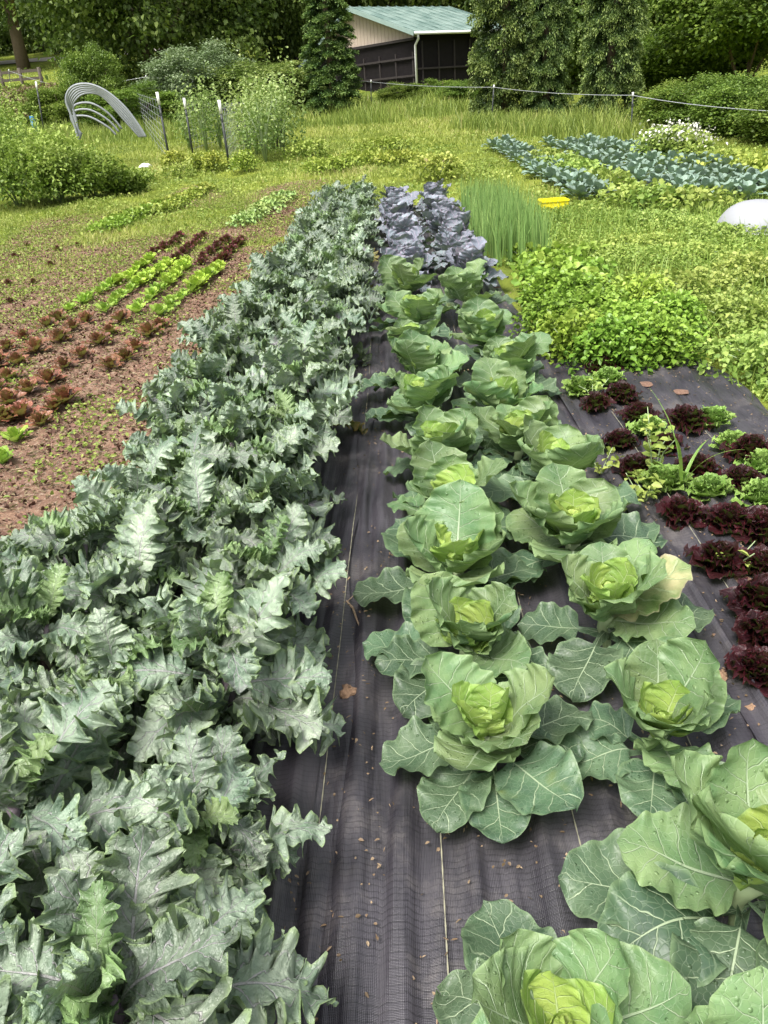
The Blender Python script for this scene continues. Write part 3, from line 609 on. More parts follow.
# a taller set of broad weeds near the right edge
W_ = [(700, 300, .28), (735, 330, .3), (690, 262, .2), (745, 285, .3), (640, 250, .18), (760, 375, .28), (612, 262, .18), (655, 225, .2), (720, 240, .2)]
def herb(name, label, cat_, p, r, h, n, mat, ls=(.03, .06), wr=.42, seed=1, group=None, tint=.5, dome=True, stemmat=None, spires=0):
    rs = np.random.default_rng(seed); t = thing(name, label, cat_, p, 0, group)
    a = rs.uniform(0, 2*PI, n); q = rs.uniform(0, 1, n)**.5; zz = rs.uniform(0.08, 1, n)**.7
    prof = np.sqrt(np.clip(1-zz**2, 0, 1))*.75+.28 if dome else .9+0*zz
    lump = 1+.22*np.sin(3*a+seed)+.12*np.sin(7*a+2*seed+zz*6); rr = r*q*prof*lump
    pos = np.stack([rr*np.cos(a), rr*np.sin(a), h*zz*(1+.15*np.sin(5*a+seed))], 1)
    d = rs.normal(size=(n, 3))*.6; d[:, 0] += np.cos(a)*.7*q; d[:, 1] += np.sin(a)*.7*q; d[:, 2] += .25
    if spires:
        m = n//3; si = rs.integers(0, spires, m); sa = rs.uniform(0, 2*PI, spires)[si]; sr = (r*rs.uniform(.05, .95, spires)**.6)[si]; st = rs.uniform(.9, 1.55, spires)[si]; ff = rs.uniform(.3, 1, m)
        hh = h*np.sqrt(np.clip(1.15-(sr/r)**2*.7, .3, 2))*st*ff; pos[:m] = np.stack([sr*np.cos(sa)*(1+.25*ff)+rs.normal(0, .035, m), sr*np.sin(sa)*(1+.25*ff)+rs.normal(0, .035, m), hh], 1); q[:m] = 1; zz[:m] = ff
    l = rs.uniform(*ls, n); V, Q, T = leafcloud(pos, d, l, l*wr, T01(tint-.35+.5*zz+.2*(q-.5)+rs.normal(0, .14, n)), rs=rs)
    link('foliage', mesh_np('foliage', V, Q, mat, tint=T), t)
    b = MB()
    for k in range(5):
        an = k*1.3+seed; b.tube([(0, 0, -.02), (.25*r*math.cos(an), .25*r*math.sin(an), h*.5), (.6*r*math.cos(an), .6*r*math.sin(an), h*.85)], [max(.004, h*.02), max(.003, h*.012), .002], 5)
    b.obj('stem', stemmat or STEM_G, t, smooth=True)
    return t
WL = ['leafy pale green weed clump behind the right hand weeds', 'tall leafy weed clump at the edge of the weedy ground', 'broad weed clump halfway across the weeds', 'leafy weed clump just before the white dome cover', 'low weed clump beside the onions', 'large leafy weed clump beside the back corner of the lettuces', 'low weed clump between onions and the weedy ground', 'weed clump in front of the brassica bed', 'weed clump near the white dome cover']
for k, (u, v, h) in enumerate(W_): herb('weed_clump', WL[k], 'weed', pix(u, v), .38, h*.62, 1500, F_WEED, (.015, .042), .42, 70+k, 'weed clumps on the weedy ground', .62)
# parsley bushes
PP = [(545, 325), (585, 318), (560, 300), (615, 335), (640, 352), (600, 355), (655, 325), (560, 345), (625, 305), (535, 298)]
for k, (u, v) in enumerate(PP):
    p = pix(u+13, v+16); herb('parsley_plant', f'bright green bushy parsley plant, {ORD[k]} of the clump when counted ' + 'out from the cabbages' if 0 else ['bright green parsley at the walkway edge, behind another parsley', 'bright green parsley in the middle of the clump, back line', 'parsley plant behind the clump near the spinach leaves', 'bright green parsley in the heart of the clump', 'bright green parsley at the corner nearest the weeds', 'bright green parsley directly behind the dark red lettuces', 'parsley plant merging into the weedy ground', 'parsley plant at the walkway corner facing the cabbages', 'parsley plant at the back beside the weedy ground', 'small parsley plant furthest back by the walkway'][k], 'parsley', p, .23, .25, 2000, F_PARS, (.018, .042), .42, 200+k, 'parsley plants behind the lettuces', (.38, .55, .46, .62, .42)[k % 5])
# spinach-like seedlings behind the parsley
for k in range(14):
    u = 522+(k % 5)*16+(k//5)*9; v = 262+(k//5)*13+(k % 2)*5; p = pix(u, v)
    herb('spinach_plant', f'broad leaved spinach, {ORD[k % 5]} from the walkway, {["back", "middle", "front"][k//5]} line behind parsley', 'spinach', p, .17, .13, 120, F_PARS, (.04, .08), .4, 230+k, 'spinach plants behind the parsley', .5)
# onions
x, y = scat(2600, .74, 1.3, 7.1, 9.9, lambda x, y: (x > .70+.02*(y-7)) & (x < 1.38-.04*(y-7))); n = len(x)
row = np.round((x-.74)/.11)*.11+.74+rng.normal(0, .012, n)
stuff('onion_tops', blades(np.stack([row, y, G(row, y)], 1), rng.uniform(.32, .55, n), rng.uniform(.003, .006, n), np.abs(rng.normal(.08, .10, n)), T01(.5+rng.normal(0, .22, n))), F_ONI, 'upright dense blue green onion tops growing beside the purple cabbages')
# lawn, one thick sheet of short blades, thinner far out
def lawn_d(x, y): return np.where((x > -1.25) & (x < .85) & (y < 11), 0, 1)*np.where((x > .8) & (y < 9), 0, 1)*np.clip(1-in_bed(x, y)*1.15, 0.02, 1)
xa, ya = scat(90000, -7, .0, 4.0, 14, lawn_d); xb, yb = scat(110000, -9, 9, 10, 26, lawn_d, 1.2); xc, yc = scat(60000, -32, 26, 24, 58)
x = np.concatenate([xa, xb, xc]); y = np.concatenate([ya, yb, yc]); n = len(x); sc = np.clip(y/11, .6, 3.2)
pn = vn(x*.5, y*.35, 3)+.5*vn(x*2, y*1.6, 1)
stuff('lawn', blades(np.stack([x, y, G(x, y)-.01], 1), rng.uniform(.03, .085, n)*sc**.8*(1+.5*np.clip(pn, -1, 1)), .0035*sc*rng.uniform(.7, 1.5, n), rng.uniform(.2, .9, n), T01(.5+.3*pn+rng.normal(0, .17, n))), F_LAWN, 'short yellow green grass of the paths between the beds')
x, y = scat(60000, -7, 9, 6, 22, lambda x, y: lawn_d(x, y)*(np.clip(vn(x*1.2, y*.9, 9)+.3, 0, 1))); n = len(x)
stuff('clover', leafcloud(np.stack([x, y, G(x, y)+rng.uniform(.0, .06, n)], 1), rdirs(n, .8), rng.uniform(.03, .07, n), rng.uniform(.012, .026, n), T01(.55+.25*vn(x, y, 2)+rng.normal(0, .15, n))), F_WEED, 'clover and plantain leaves among the path grass')
# small weeds and straw on the bare soil
x, y = scat(150000, -7.5, -1.1, 1.5, 17, lambda x, y: in_bed(x, y)*np.clip(vn(x*2.3, y*1.7, 6)*.9+.12+np.clip((y-6)/7, 0, .8)+np.clip((-2.4-x)/2, 0, .7), 0.04, 1)); n = len(x)
stuff('soil_weeds', leafcloud(np.stack([x, y, G(x, y)+rng.uniform(.005, .03, n)], 1), rdirs(n, .5), rng.uniform(.015, .035, n), rng.uniform(.005, .011, n), T01(.5+rng.normal(0, .2, n))), F_WEED, 'tiny green weed seedlings scattered over the bare soil')
x, y = scat(70000, -7, -1.0, 1.3, 15, lambda x, y: in_bed(x, y)); n = len(x); d = rng.normal(size=(n, 3)); d[:, 2] *= .12
stuff('straw_debris', leafcloud(np.stack([x, y, G(x, y)+.012+.014*vn(x*17, y*15, 1)], 1), d, rng.uniform(.01, .05, n), rng.uniform(.002, .006, n), T01(.6+rng.normal(0, .3, n))), F_BROWN, 'dry straw bits and clods on the red brown soil')
x, y = scat(30000, -5.5, -1.0, 1.3, 13, lambda x, y: in_bed(x, y)); n = len(x)
d = rng.normal(size=(n, 3)); s_ = rng.uniform(.006, .028, n)
stuff('soil_clods', leafcloud(np.stack([x, y, G(x, y)+.008], 1), d, s_, s_*.6, T01(rng.uniform(0, .7, n)), .8), foliage('soil_crumbs', [(0, (.08, .045, .03)), (1, (.26, .16, .11))], .0, .9), 'loose crumbs of red brown soil in the bed')
# seedling rows (green and yellow) beyond the maroon lettuces
for k, (u0, v0, u1, v1, mt, tn, lb) in enumerate(((105, 232, 160, 210, F_PARS, .5, 'green'), (165, 214, 205, 192, F_YEL, .5, 'yellow green'), (120, 222, 190, 200, F_YEL, .35, 'pale'), (245, 225, 285, 200, F_ONI, .7, 'wispy'))):
    for j in range(6):
        f = j/5; p = pix(u0+(u1-u0)*f, v0+(v1-v0)*f); herb('seedling_clump', f'{lb} seedling clump, {ORD[j]} in its short row past the maroon lettuces', 'seedlings', p, .24, .12, 220, mt, (.03, .07), .4, 400+k*9+j, 'seedling clumps beyond the lettuces', tn)
# ------------------------------------------------------------------ weed thickets left, peas on stakes
for k, (u, v, r, h) in enumerate(((20, 208, .95, .95), (62, 203, .85, .9), (95, 198, .6, .65), (3, 176, 1.1, 1.3), (52, 176, .9, .75), (128, 193, .35, .3), (-12, 152, 1.4, 1.6))):
    p = pix(u, v)
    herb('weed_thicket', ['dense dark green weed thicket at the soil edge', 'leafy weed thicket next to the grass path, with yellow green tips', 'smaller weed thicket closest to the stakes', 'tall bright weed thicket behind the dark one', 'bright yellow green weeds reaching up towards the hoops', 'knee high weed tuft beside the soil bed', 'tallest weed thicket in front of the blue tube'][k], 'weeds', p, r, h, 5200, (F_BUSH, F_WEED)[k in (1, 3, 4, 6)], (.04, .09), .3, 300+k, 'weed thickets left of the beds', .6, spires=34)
for k, (u, v) in enumerate(((140, 183), (180, 178), (205, 170))):
    p = pix(u, v); herb('weed_tuft', ['grassy tuft beside the weed thickets', 'grassy tuft below the nearest stake', 'small tuft between the two front stakes'][k], 'weeds', p, .4, .25, 500, F_WEED, (.04, .09), .25, 330+k, None, .6)
PEA = [(190, 150, .3, 1.1), (207, 152, .3, 1.4), (221, 150, .3, 1.3), (250, 160, .5, 1.3), (266, 162, .55, 1.45), (284, 156, .55, 1.5), (257, 154, .5, 1.3), (274, 150, .55, 1.5)]
for k, (u, v, r, h) in enumerate(PEA):
    herb('pea_vine', ['slim pea vine behind the front stake', 'tall pea vine climbing between the stakes', 'short pea vine at the second stake', 'full pea vine at the near end of the netting', 'broad pea vine in the middle of the clump', 'pea vine at the far outer end of the clump', 'pea vine half hidden behind the front ones', 'tallest pea vine at the back of the clump'][k], 'pea vine', pix(u, v), r, h, 1300 if r > .5 else 650, F_PEA, (.04, .09), .4, 350+k, 'pea vines on the stakes', .68, False, spires=14)
for k, (u, v) in enumerate(((176, 170), (200, 172), (215, 172), (245, 172))):
    herb('low_flowering_plant', ['yellowing low plant at the foot of the first stake', 'yellowing low plant between two stakes', 'yellowing low plant by the right stake', 'yellowing low plant under the pea vines'][k], 'plant', pix(u, v), .32, .35, 600, F_YEL, (.04, .08), .35, 370+k, 'yellowing plants at the stakes', .55)
METAL = simple('dark_stake_metal', (.035, .04, .04), .5, .3, 20); WHITE = simple('white_paint', (.78, .78, .76), .5, .06, 20); GREY = simple('galvanised_grey', (.42, .44, .46), .4, .15, 10, metal=.4)
WOOD = simple('weathered_wood', (.09, .075, .06), .9, .4, 12, .6, .01)
def up_to(p, u, v):                    # height that brings the top of an upright at p to picture row v
    lo, hi = 0., 12.
    for _ in range(30):
        m = (lo+hi)/2; d = Vector((p.x, p.y, p.z+m-EYE)); vv = CY-F_*d.dot(_u)/d.dot(_f)
        if vv > v: lo = m
        else: hi = m
    return lo
def stake(name, lab, base, top, r, cap, mat, catg, group, capname='white_tip'):
    p = pix(*base); h = up_to(p, *top); q = at(top[0], top[1], p.y); dx = max(-.5, min(.5, q.x-p.x))
    t = thing(name, lab, catg, p, 0, group)
    f = .0 if not cap else cap/h
    MB().tube([(0, 0, -.1), (dx*(1-f), 0, h*(1-f))], r, 7).obj('shaft', mat, t, smooth=True)
    if cap: MB().tube([(dx*(1-f), 0, h*(1-f)-.004), (dx, 0, h)], r*1.25, 7).obj(capname, WHITE, t, smooth=True)
    MB().box((dx*.75, -r, h*.72), (.05, .012, .05)).obj('wire_lug', mat, t)
    return t, p+Vector((dx, 0, h))
SK = [((171, 168), (157, 92), 'foremost leaning stake, left of the pea vines'), ((193, 155), (184, 98), 'leaning stake with pea vines on both sides'), ((230, 170), (219, 100), 'upright stake directly before the big pea vines'), ((240, 138), (234, 99), 'shorter stake seen behind the upright stake'), ((131, 110), (129, 89), 'small far stake beside the grey hoops'),
      ((247, 150), (244, 97), 'stake whose tip rises out of the pea vines'), ((277, 150), (276, 98), 'stake standing at the far end of the pea vines'), ((282, 148), (280, 95), 'last stake of the pea netting'), ((45, 138), (36, 82), 'stake alone behind the weed thickets')]
tops = [stake('metal_stake', 'dark metal stake with white tip, '+l, b, t_, .027, .25, METAL, 'stake', 'metal stakes of the pea trellis') for b, t_, l in SK]
# netting between stakes
b = MB()
def net(i, j, n=9):
    A, B = SK[i], SK[j]; pa, pb = pix(*A[0]), pix(*B[0]); ta, tb = tops[i][1], tops[j][1]
    for k in range(1, n): b.tube([pa.lerp(ta, k/n), pb.lerp(tb, k/n)], .004, 4)
    for k in range(1, 16): b.tube([pa.lerp(pb, k/16), ta.lerp(tb, k/16)*.92+pa.lerp(pb, k/16)*.08], .0035, 4)
net(0, 4); net(1, 3); net(2, 5); net(5, 7)
o = b.obj('trellis_netting', GREY); tag(o, 'thin wire netting strung between the dark stakes behind the pea vines', 'netting')
# hoops: bundle of bent grey pipes leaning over
PIPE = simple('grey_pipe_plastic', (.25, .27, .29), .45, .15, 5)
t = thing('pipe_hoops', 'bundle of bent grey plastic pipes arching over the grass', 'pipes', pix(80, 140))
for k in range(9):
    Yd = 19.5+.22*k; P_ = [(79+k*.6, 142-k*1.5), (73-k*.3, 120), (66+k*1.3, 100+k*1.), (72+k*2., 87+k*1.5), (88+k*1.6, 84+k*1.9), (106+k*.2, 91+k*1.9), (124-k*.3, 106+k*2.4), (138-k*.6, 124+k*1.6), (146-k*1.2, 137)]
    if k > 5: P_ = [(80, 138), (76-k+6, 118), (68+k, 101+(k-5)*5), (90, 96+(k-5)*7), (108, 106+(k-5)*7), (125-(k-5)*3, 126+(k-5)*3)]
    pts = [at(u, v, Yd) for u, v in P_]
    sm = []                                   # Catmull-Rom
    for i_ in range(len(pts)-1):
        p0, p1, p2, p3 = pts[max(i_-1, 0)], pts[i_], pts[i_+1], pts[min(i_+2, len(pts)-1)]
        for q in range(5):
            s = q/5; sm.append(.5*((2*p1)+(p2-p0)*s+(2*p0-5*p1+4*p2-p3)*s*s+(3*p1-p0-3*p2+p3)*s**3))
    sm.append(pts[-1]); sm = [v_-t.location for v_ in sm]
    MB().tube(sm, .026, 7).obj('pipe', PIPE, t, smooth=True)
BLUE = simple('blue_plastic', (.07, .28, .62), .35, .1, 5)
for (u, v, v2, lb) in ((37, 137, 116, 'short upright blue tree guard tube beside the weed thicket'), (161, 127, 111, 'small blue tube standing behind the front stakes')):
    p = pix(u, v); h = up_to(p, u, v2); b = MB(); r = .085; t = thing('blue_tube', lb, 'tube', p, 0, 'blue tubes')
    ring = 16; V = []
    for rr, z in ((r, 0), (r, h), (r*.88, h), (r*.88, 0)): V += [(rr*math.cos(2*PI*k/ring), rr*math.sin(2*PI*k/ring), z) for k in range(ring)]
    b.v = V; b.f = [[a*ring+k, a*ring+(k+1) % ring, ((a+1) % 4)*ring+(k+1) % ring, ((a+1) % 4)*ring+k] for a in range(4) for k in range(ring)]
    b.obj('tube_wall', BLUE, t, smooth=False)
# rope fence
FP = [((11, 110), (9, 70)), ((491, 125), (494, 85)), ((631, 138), (633, 92)), ((371, 112), (371, 80)), ((253, 108), (254, 72)), ((192, 112), (193, 76)), ((144, 112), (146, 76)), ((65, 118), (63, 86))]
FL = ['by the old field beyond the weed thickets', 'standing before the biggest conifer', 'standing at the foot of the slim conifer beside the hedge', 'before the shed corner', 'left of the small conifer', 'behind the pea stakes', 'behind the grey hoops', 'beside the grey hoops']
ft = {}
for k, ((u, v), (u2, v2)) in enumerate(FP):
    ft[k] = stake('fence_post', 'thin grey rope post, '+FL[k], (u, v), (u2, v2), .018, .08, GREY if k < 0 else METAL, 'fence post', 'posts of the rope fence', 'insulator')[1]
order = [0, 7, 6, 5, 4, 3, 1, 2]; rt = thing('rope_fence_line', 'sagging white rope running along the thin fence posts', 'rope', ft[0])
seq = [ft[k] for k in order]+[at(790, 108, seqy) for seqy in (15.,)]
for a, b_ in zip(seq, seq[1:]):
    pts = [a.lerp(b_, s/10)-Vector((0, 0, (.05*4*(s/10)*(1-s/10))+.06)) for s in range(11)]
    MB().tube([p-rt.location for p in pts],   .0075, 5, False).obj('rope', GREY, rt, smooth=True)
# wooden posts in the brush, paddock fence
for k, (b0, b1) in enumerate((((90, 128), (76, 66)), ((177, 118), (172, 77)), ((192, 120), (190, 90)))):
    p = pix(*b0); h = up_to(p, *b1); dx = at(b1[0], b1[1], p.y).x-p.x; t = thing('wooden_post', ['old wooden post leaning behind the grey hoops', 'dark wooden post among shrubs behind the stakes', 'short dark wooden post beside another post'][k], 'post', p, 0, 'old wooden posts')
    MB().tube([(0, 0, -.1), (dx*.5, 0, h*.5), (dx, 0, h-.02)], [.09, .08, .07], 9).obj('post_shaft', WOOD, t, smooth=True); MB().tube([(dx, 0, h-.022), (dx, 0, h)], [.065, .05], 9).obj('post_top', WOOD, t, smooth=True)
pf = thing('paddock_fence', 'dark three rail wooden fence on the pasture slope', 'fence', at(0, 58, 44))
for k in range(4):
    p = at(-24+k*20, 58, 44); p2 = p.copy(); z0 = float(G(p.x, p.y)); MB().tube([(p.x-pf.location.x, 0, z0-.2-pf.location.z), (p.x-pf.location.x, 0, z0+1.15-pf.location.z)], .09, 8).obj('post', WOOD, pf, smooth=True)
A, B = at(-40, 58, 44), at(38, 56, 44)
for hh in (.3, .68, 1.02):
    MB().box((((A.x+B.x)/2-pf.location.x), -.02, float(G(A.x, 44))+hh-pf.location.z), (B.x-A.x, .06, .13)).obj('rail', WOOD, pf)
# farm road far up the slope
ROAD = simple('pale_gravel_road', (.42, .38, .34), .9, .2, 3)
V = []; 
for x in np.linspace(-60, 10, 60): V += [(x, 62, float(G(x, 62))+.05), (x, 66, float(G(x, 66))+.05)]
i = np.arange(59)*2; struct('road', mesh_np('road', np.array(V), np.stack([i, i+2, i+3, i+1], -1), ROAD), 'pale farm road crossing the pasture')
# ------------------------------------------------------------------ shed
def shed():
    roofm, nt, N, L = new_mat('green_metal_roof'); tc = nd(N, 'TexCoord'); n1 = noise(N, L, tc.outputs['Object'], 1.5, 5)
    c = mixc(N, L, mrange(N, L, n1, .35, .65), (.13, .20, .18), (.24, .32, .29)); out_surface(N, L, c, .35, n1, .1, .01, spec=.6)
    TAN = simple('tan_boards', (.46, .38, .31), .8, .12, 3, .3, .01); DK = simple('dark_plank_wall', (.012, .010, .011), .85, .4, 5, .5, .01, spec=.15)
    FR = simple('dark_frame_wood', (.04, .034, .034), .8, .3, 8, spec=.2); FA = simple('roof_fascia', (.25, .34, .31), .6, .15, 6)
    C = at(418, 103, 35.); a = R(38)
    t = thing('shed', 'dark walled shed with green metal roof and tan gable behind the small conifer', 'shed', (C.x, C.y, C.z))
    t.rotation_euler = (0, 0, a)
    # local: corner at origin, +X runs along the eave wall away, -Y is toward viewer-right... gable wall runs along +Y
    Lx, Hh, W, rise, W2 = 4.9, 2.5, 3.9, 1.12, 4.6
    MB().box((Lx/2+.06, .06, Hh/2-.3), (Lx-.12, .12, Hh+.6)).obj('side_wall', DK, t)
    MB().box((0.06, W+.6, Hh/2-.55), (.12, 2*W+1.2, Hh+.66)).obj('gable_wall', DK, t)
    zt = Hh-.3
    zl = lambda y: Hh+rise*(y/W) if y <= W else Hh+rise-1.9*(y-W)/W2
    MB().prism([(.03, 0.13, zt+.06), (.03, W+W2-.4, zt+.06), (.03, W+W2-.4, max(zt+.07, zl(W+W2-.4)-.08)), (.03, W, zl(W)-.08), (.03, .13, zl(.13)-.08)], (.07, 0, 0)).obj('gable_boards', TAN, t)
    b = MB()
    for k in range(28): b.box((.022, .3+k*.24, zt+.06+(zl(.3+k*.24)-.1-zt-.06)/2), (.012, .02, max(.05, zl(.3+k*.24)-.1-zt-.06)))
    b.obj('gable_battens', TAN, t)
    for k in range(7): MB().box((-.03, .15+k*1.1, Hh/2-.35), (.06, .07, Hh-.7)).obj('stud', FR, t)
    for z in (zt, zt-.62, zt-1.24, -.12): MB().box((-.075, 3.4, z+.02), (.05, 6.8, .07)).obj('rail', FR, t)
    for k in range(6): MB().box((.3+k*.85, -.03, Hh/2-.3), (.06, .05, Hh-.1)).obj('stud', FR, t)
    for z in (.35, 1.2): MB().box((Lx/2, -.07, z), (Lx, .035, .06)).obj('rail', FR, t)
    e = .35
    r1 = MB(); r1.prism([(-e, -e, Hh-.12), (Lx+e, -e, Hh-.12), (Lx+e, W, Hh+rise+.03), (-e, W, Hh+rise+.03)], (0, -.02, .06))
    rf = r1.obj('roof', roofm, t)
    sb = MB()
    for k in range(12):
        x = -e+.05+k*(Lx+2*e-.1)/11; sb.tube([(x, -e-.02, Hh-.04), (x, W-.02, Hh+rise+.11)], .018, 5)
    sb.obj('roof_seam', roofm, rf)
    MB().prism([(-e, W+.01, Hh+rise+.03), (Lx+e, W+.01, Hh+rise+.03), (Lx+e, W+W2, Hh+rise-1.95), (-e, W+W2, Hh+rise-1.95)], (0, .02, .06)).obj('back_roof', roofm, t)
    MB().prism([(-e-.04, -e, Hh-.2), (-e-.04, W, Hh+rise-.06), (-e-.04, W+W2, Hh+rise-2.04), (-e-.04, W+W2, Hh+rise-1.9), (-e-.04, W, Hh+rise+.1), (-e-.04, -e, Hh-.05)], (.035, 0, 0)).obj('fascia', FA, t)
    MB().tube([(-e, -e-.06, Hh-.12), (Lx+e, -e-.06, Hh-.12)], .055, 8).obj('gutter', WHITE, t, smooth=True)
    MB().tube([(-.2, -e-.05, Hh-.16), (-.12, -e+.02, Hh-.3), (-.1, -.10, Hh-.5), (-.1, -.10, -.3)], .045, 8).obj('downspout', WHITE, t, smooth=True)
    MB().tube([(-.2, W+W2+.02, Hh+rise-2.05), (-.1, W+W2-.35, Hh+rise-2.4), (-.1, W+W2-.35, -.4)], .045, 8).obj('downspout', WHITE, t, smooth=True)
    MB().box((Lx/2+.1, W+.2, -.35), (Lx-.1, 2*W, .4)).obj('floor_base', FR, t)
shed()
# ------------------------------------------------------------------ conifers
def conifer_mesh(seed, H0, R0, n_br, tip=.55):
    rs = np.random.default_rng(seed); P, D, Ls, T = [], [], [], []
    for k in range(n_br):
        z = H0*(k+rs.uniform())/n_br*.985+.05; f = z/H0; r = R0*(1-f)**tip*rs.uniform(.68, 1.18)*(.82+.18*min(1, f*8)); a = rs.uniform(0, 2*PI); m = int(50+70*r)
        s = rs.uniform(.35, 1, m)**.6; droop = .18*r
        for side in range(2):
            off = rs.normal(0, .085, m)*(1+.5*s); x = r*s*math.cos(a)-off*math.sin(a); y = r*s*math.sin(a)+off*math.cos(a)
            zz = z+.28*r*s-droop*s*s*2.2+rs.normal(0, .035, m); P.append(np.stack([x, y, zz], 1))
            d = np.stack([math.cos(a)+rs.normal(0, .55, m), math.sin(a)+rs.normal(0, .55, m), rs.normal(.15, .4, m)], 1); D.append(d)
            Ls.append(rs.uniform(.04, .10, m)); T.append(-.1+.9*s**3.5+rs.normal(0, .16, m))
    P, D, Ls, T = map(np.concatenate, (P, D, Ls, T)); V, Q, TT = leafcloud(P, D, Ls, Ls*.22, T01(T), .4, rs)
    return mesh_np('conifer_crown', V, Q, F_CON, tint=TT)
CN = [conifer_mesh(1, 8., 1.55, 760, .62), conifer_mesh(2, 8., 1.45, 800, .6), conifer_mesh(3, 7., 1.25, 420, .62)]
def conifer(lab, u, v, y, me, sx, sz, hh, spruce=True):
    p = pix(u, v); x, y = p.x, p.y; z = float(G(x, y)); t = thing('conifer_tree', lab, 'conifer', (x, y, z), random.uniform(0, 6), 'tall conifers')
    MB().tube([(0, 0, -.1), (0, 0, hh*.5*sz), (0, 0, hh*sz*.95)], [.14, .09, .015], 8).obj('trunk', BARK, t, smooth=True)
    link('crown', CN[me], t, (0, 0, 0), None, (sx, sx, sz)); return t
conifer('small dense dark conifer standing alone before the shed gable', 335, 116, 28.5, 2, .88, .88, 7)
conifer('broad conifer closest to the shed corner, light tipped branches', 506, 117, 26.5, 0, .76, 1.35, 8)
conifer('conifer tucked between the broad one and the slim one', 545, 117, 28., 1, .52, 1.15, 8)
conifer('slim conifer beside the bramble hedge, light tipped branches', 608, 124, 25.5, 1, .58, 1.15, 8)
# ------------------------------------------------------------------ broadleaf trees and shrubs
def crown_mesh(seed, n_cl, per, mat, size=(.14, .3), squash=.8, spread=.17):
    rs = np.random.default_rng(seed); c = rs.normal(size=(n_cl, 3)); c /= np.linalg.norm(c, axis=1)[:, None]; c *= (rs.uniform(.25, 1, n_cl)**.45)[:, None]
    c *= 1+.18*np.sin(c[:, [0]]*4+seed)+.12*np.sin(c[:, [1]]*7)
    tb = rs.normal(0, .12, n_cl)
    P = np.repeat(c, per, 0)+rs.normal(size=(n_cl*per, 3))*spread*np.array([1, 1, .6]); n = len(P)
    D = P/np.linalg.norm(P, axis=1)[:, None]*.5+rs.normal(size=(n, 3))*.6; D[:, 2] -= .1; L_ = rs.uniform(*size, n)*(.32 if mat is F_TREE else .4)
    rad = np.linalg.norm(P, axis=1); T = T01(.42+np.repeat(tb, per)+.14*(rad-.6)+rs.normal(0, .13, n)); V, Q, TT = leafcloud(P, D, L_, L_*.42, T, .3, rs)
    return mesh_np('crown', V, Q, mat, tint=TT)
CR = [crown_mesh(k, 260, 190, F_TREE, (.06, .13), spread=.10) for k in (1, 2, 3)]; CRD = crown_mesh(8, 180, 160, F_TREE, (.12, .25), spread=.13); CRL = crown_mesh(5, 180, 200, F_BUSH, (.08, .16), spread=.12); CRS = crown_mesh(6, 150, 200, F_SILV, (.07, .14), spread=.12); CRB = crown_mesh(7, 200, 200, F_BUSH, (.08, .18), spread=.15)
def tree(lab, u, y, w, h, base, mesh, th=.2, name='broadleaf_tree', group='trees of the dark wood behind the garden', catg='tree'):
    x = at(u, 60, y).x; z = float(G(x, y)); t = thing(name, lab, catg, (x, y, z), random.uniform(0, 6), group)
    top = base+h/2; b = MB().tube([(0, 0, -.3), (.1, 0, base*.6), (0, .1, top)], [th*1.3, th, th*.5], 9); b.obj('trunk', BARK, t, smooth=True)
    b = MB()
    for k in range(6):
        a = k*2.4; b.tube([(0, 0, base*.5+k*.12*h), (w*.22*math.cos(a), w*.22*math.sin(a), base+.3*h), (w*.4*math.cos(a), w*.4*math.sin(a), base+.55*h)], [th*.45, th*.3, th*.1], 6)
    b.obj('limb', BARK, t, smooth=True)
    link('crown', mesh, t, (0, 0, base+h/2), (0, 0, random.uniform(0, 6)), (w/2, w/2, h/2)); return t
tree('large broad green tree spreading over the paddock edge', 145, 42, 12.5, 11, .9, CR[0], .3, group='large trees near the paddock')
tree('second broad green tree merging with the large one near the shed', 235, 45, 8, 10, .8, CR[1], .3, group='large trees near the paddock')
tree('tree with a dark bare trunk at the top of the pasture', 22, 56, 9, 9, 3.6, CR[2], .35, group='large trees near the paddock')
tree('tall tree far up beside the pasture road', -40, 60, 10, 12, 3, CR[1], .35, group='large trees near the paddock')
WD = [(290, 50), (340, 56), (395, 52), (445, 56), (500, 50), (560, 54), (615, 48), (660, 52), (710, 46), (765, 50), (815, 46), (-110, 60), (365, 72), (470, 74), (580, 70), (690, 68), (800, 66), (265, 66), (190, 70), (100, 72), (45, 78), (-5, 80), (-60, 78)]
WN = ['left of the small conifer', 'right behind the small conifer', 'over the middle of the shed roof', 'over the far end of the shed roof', 'behind the broad conifer', 'behind the gap between conifers', 'right behind the slim conifer', 'above the little pale shelter', 'above the bright green shrub tree', 'at the outer end above the hedge', 'beyond the hedge end', 'at the far end of the pasture', 'in the back line over the shed', 'in the back line beside the shed', 'in the back line behind the conifers', 'in the back line above the hedge', 'in the back line at the hedge end', 'in the back line left of the shed', 'in the back line behind the broad green tree', 'in the back line behind the paddock tree', 'beyond the pasture road, inner', 'beyond the pasture road, middle', 'beyond the pasture road, outer']
for k, ((u, y), l) in enumerate(zip(WD, WN)): tree('tall dark green tree of the wood, '+l, u, y, 9.5+1.5*(k % 3), 13+2*(k % 2), -1. if k > 11 else .2, CR[k % 3], .3)
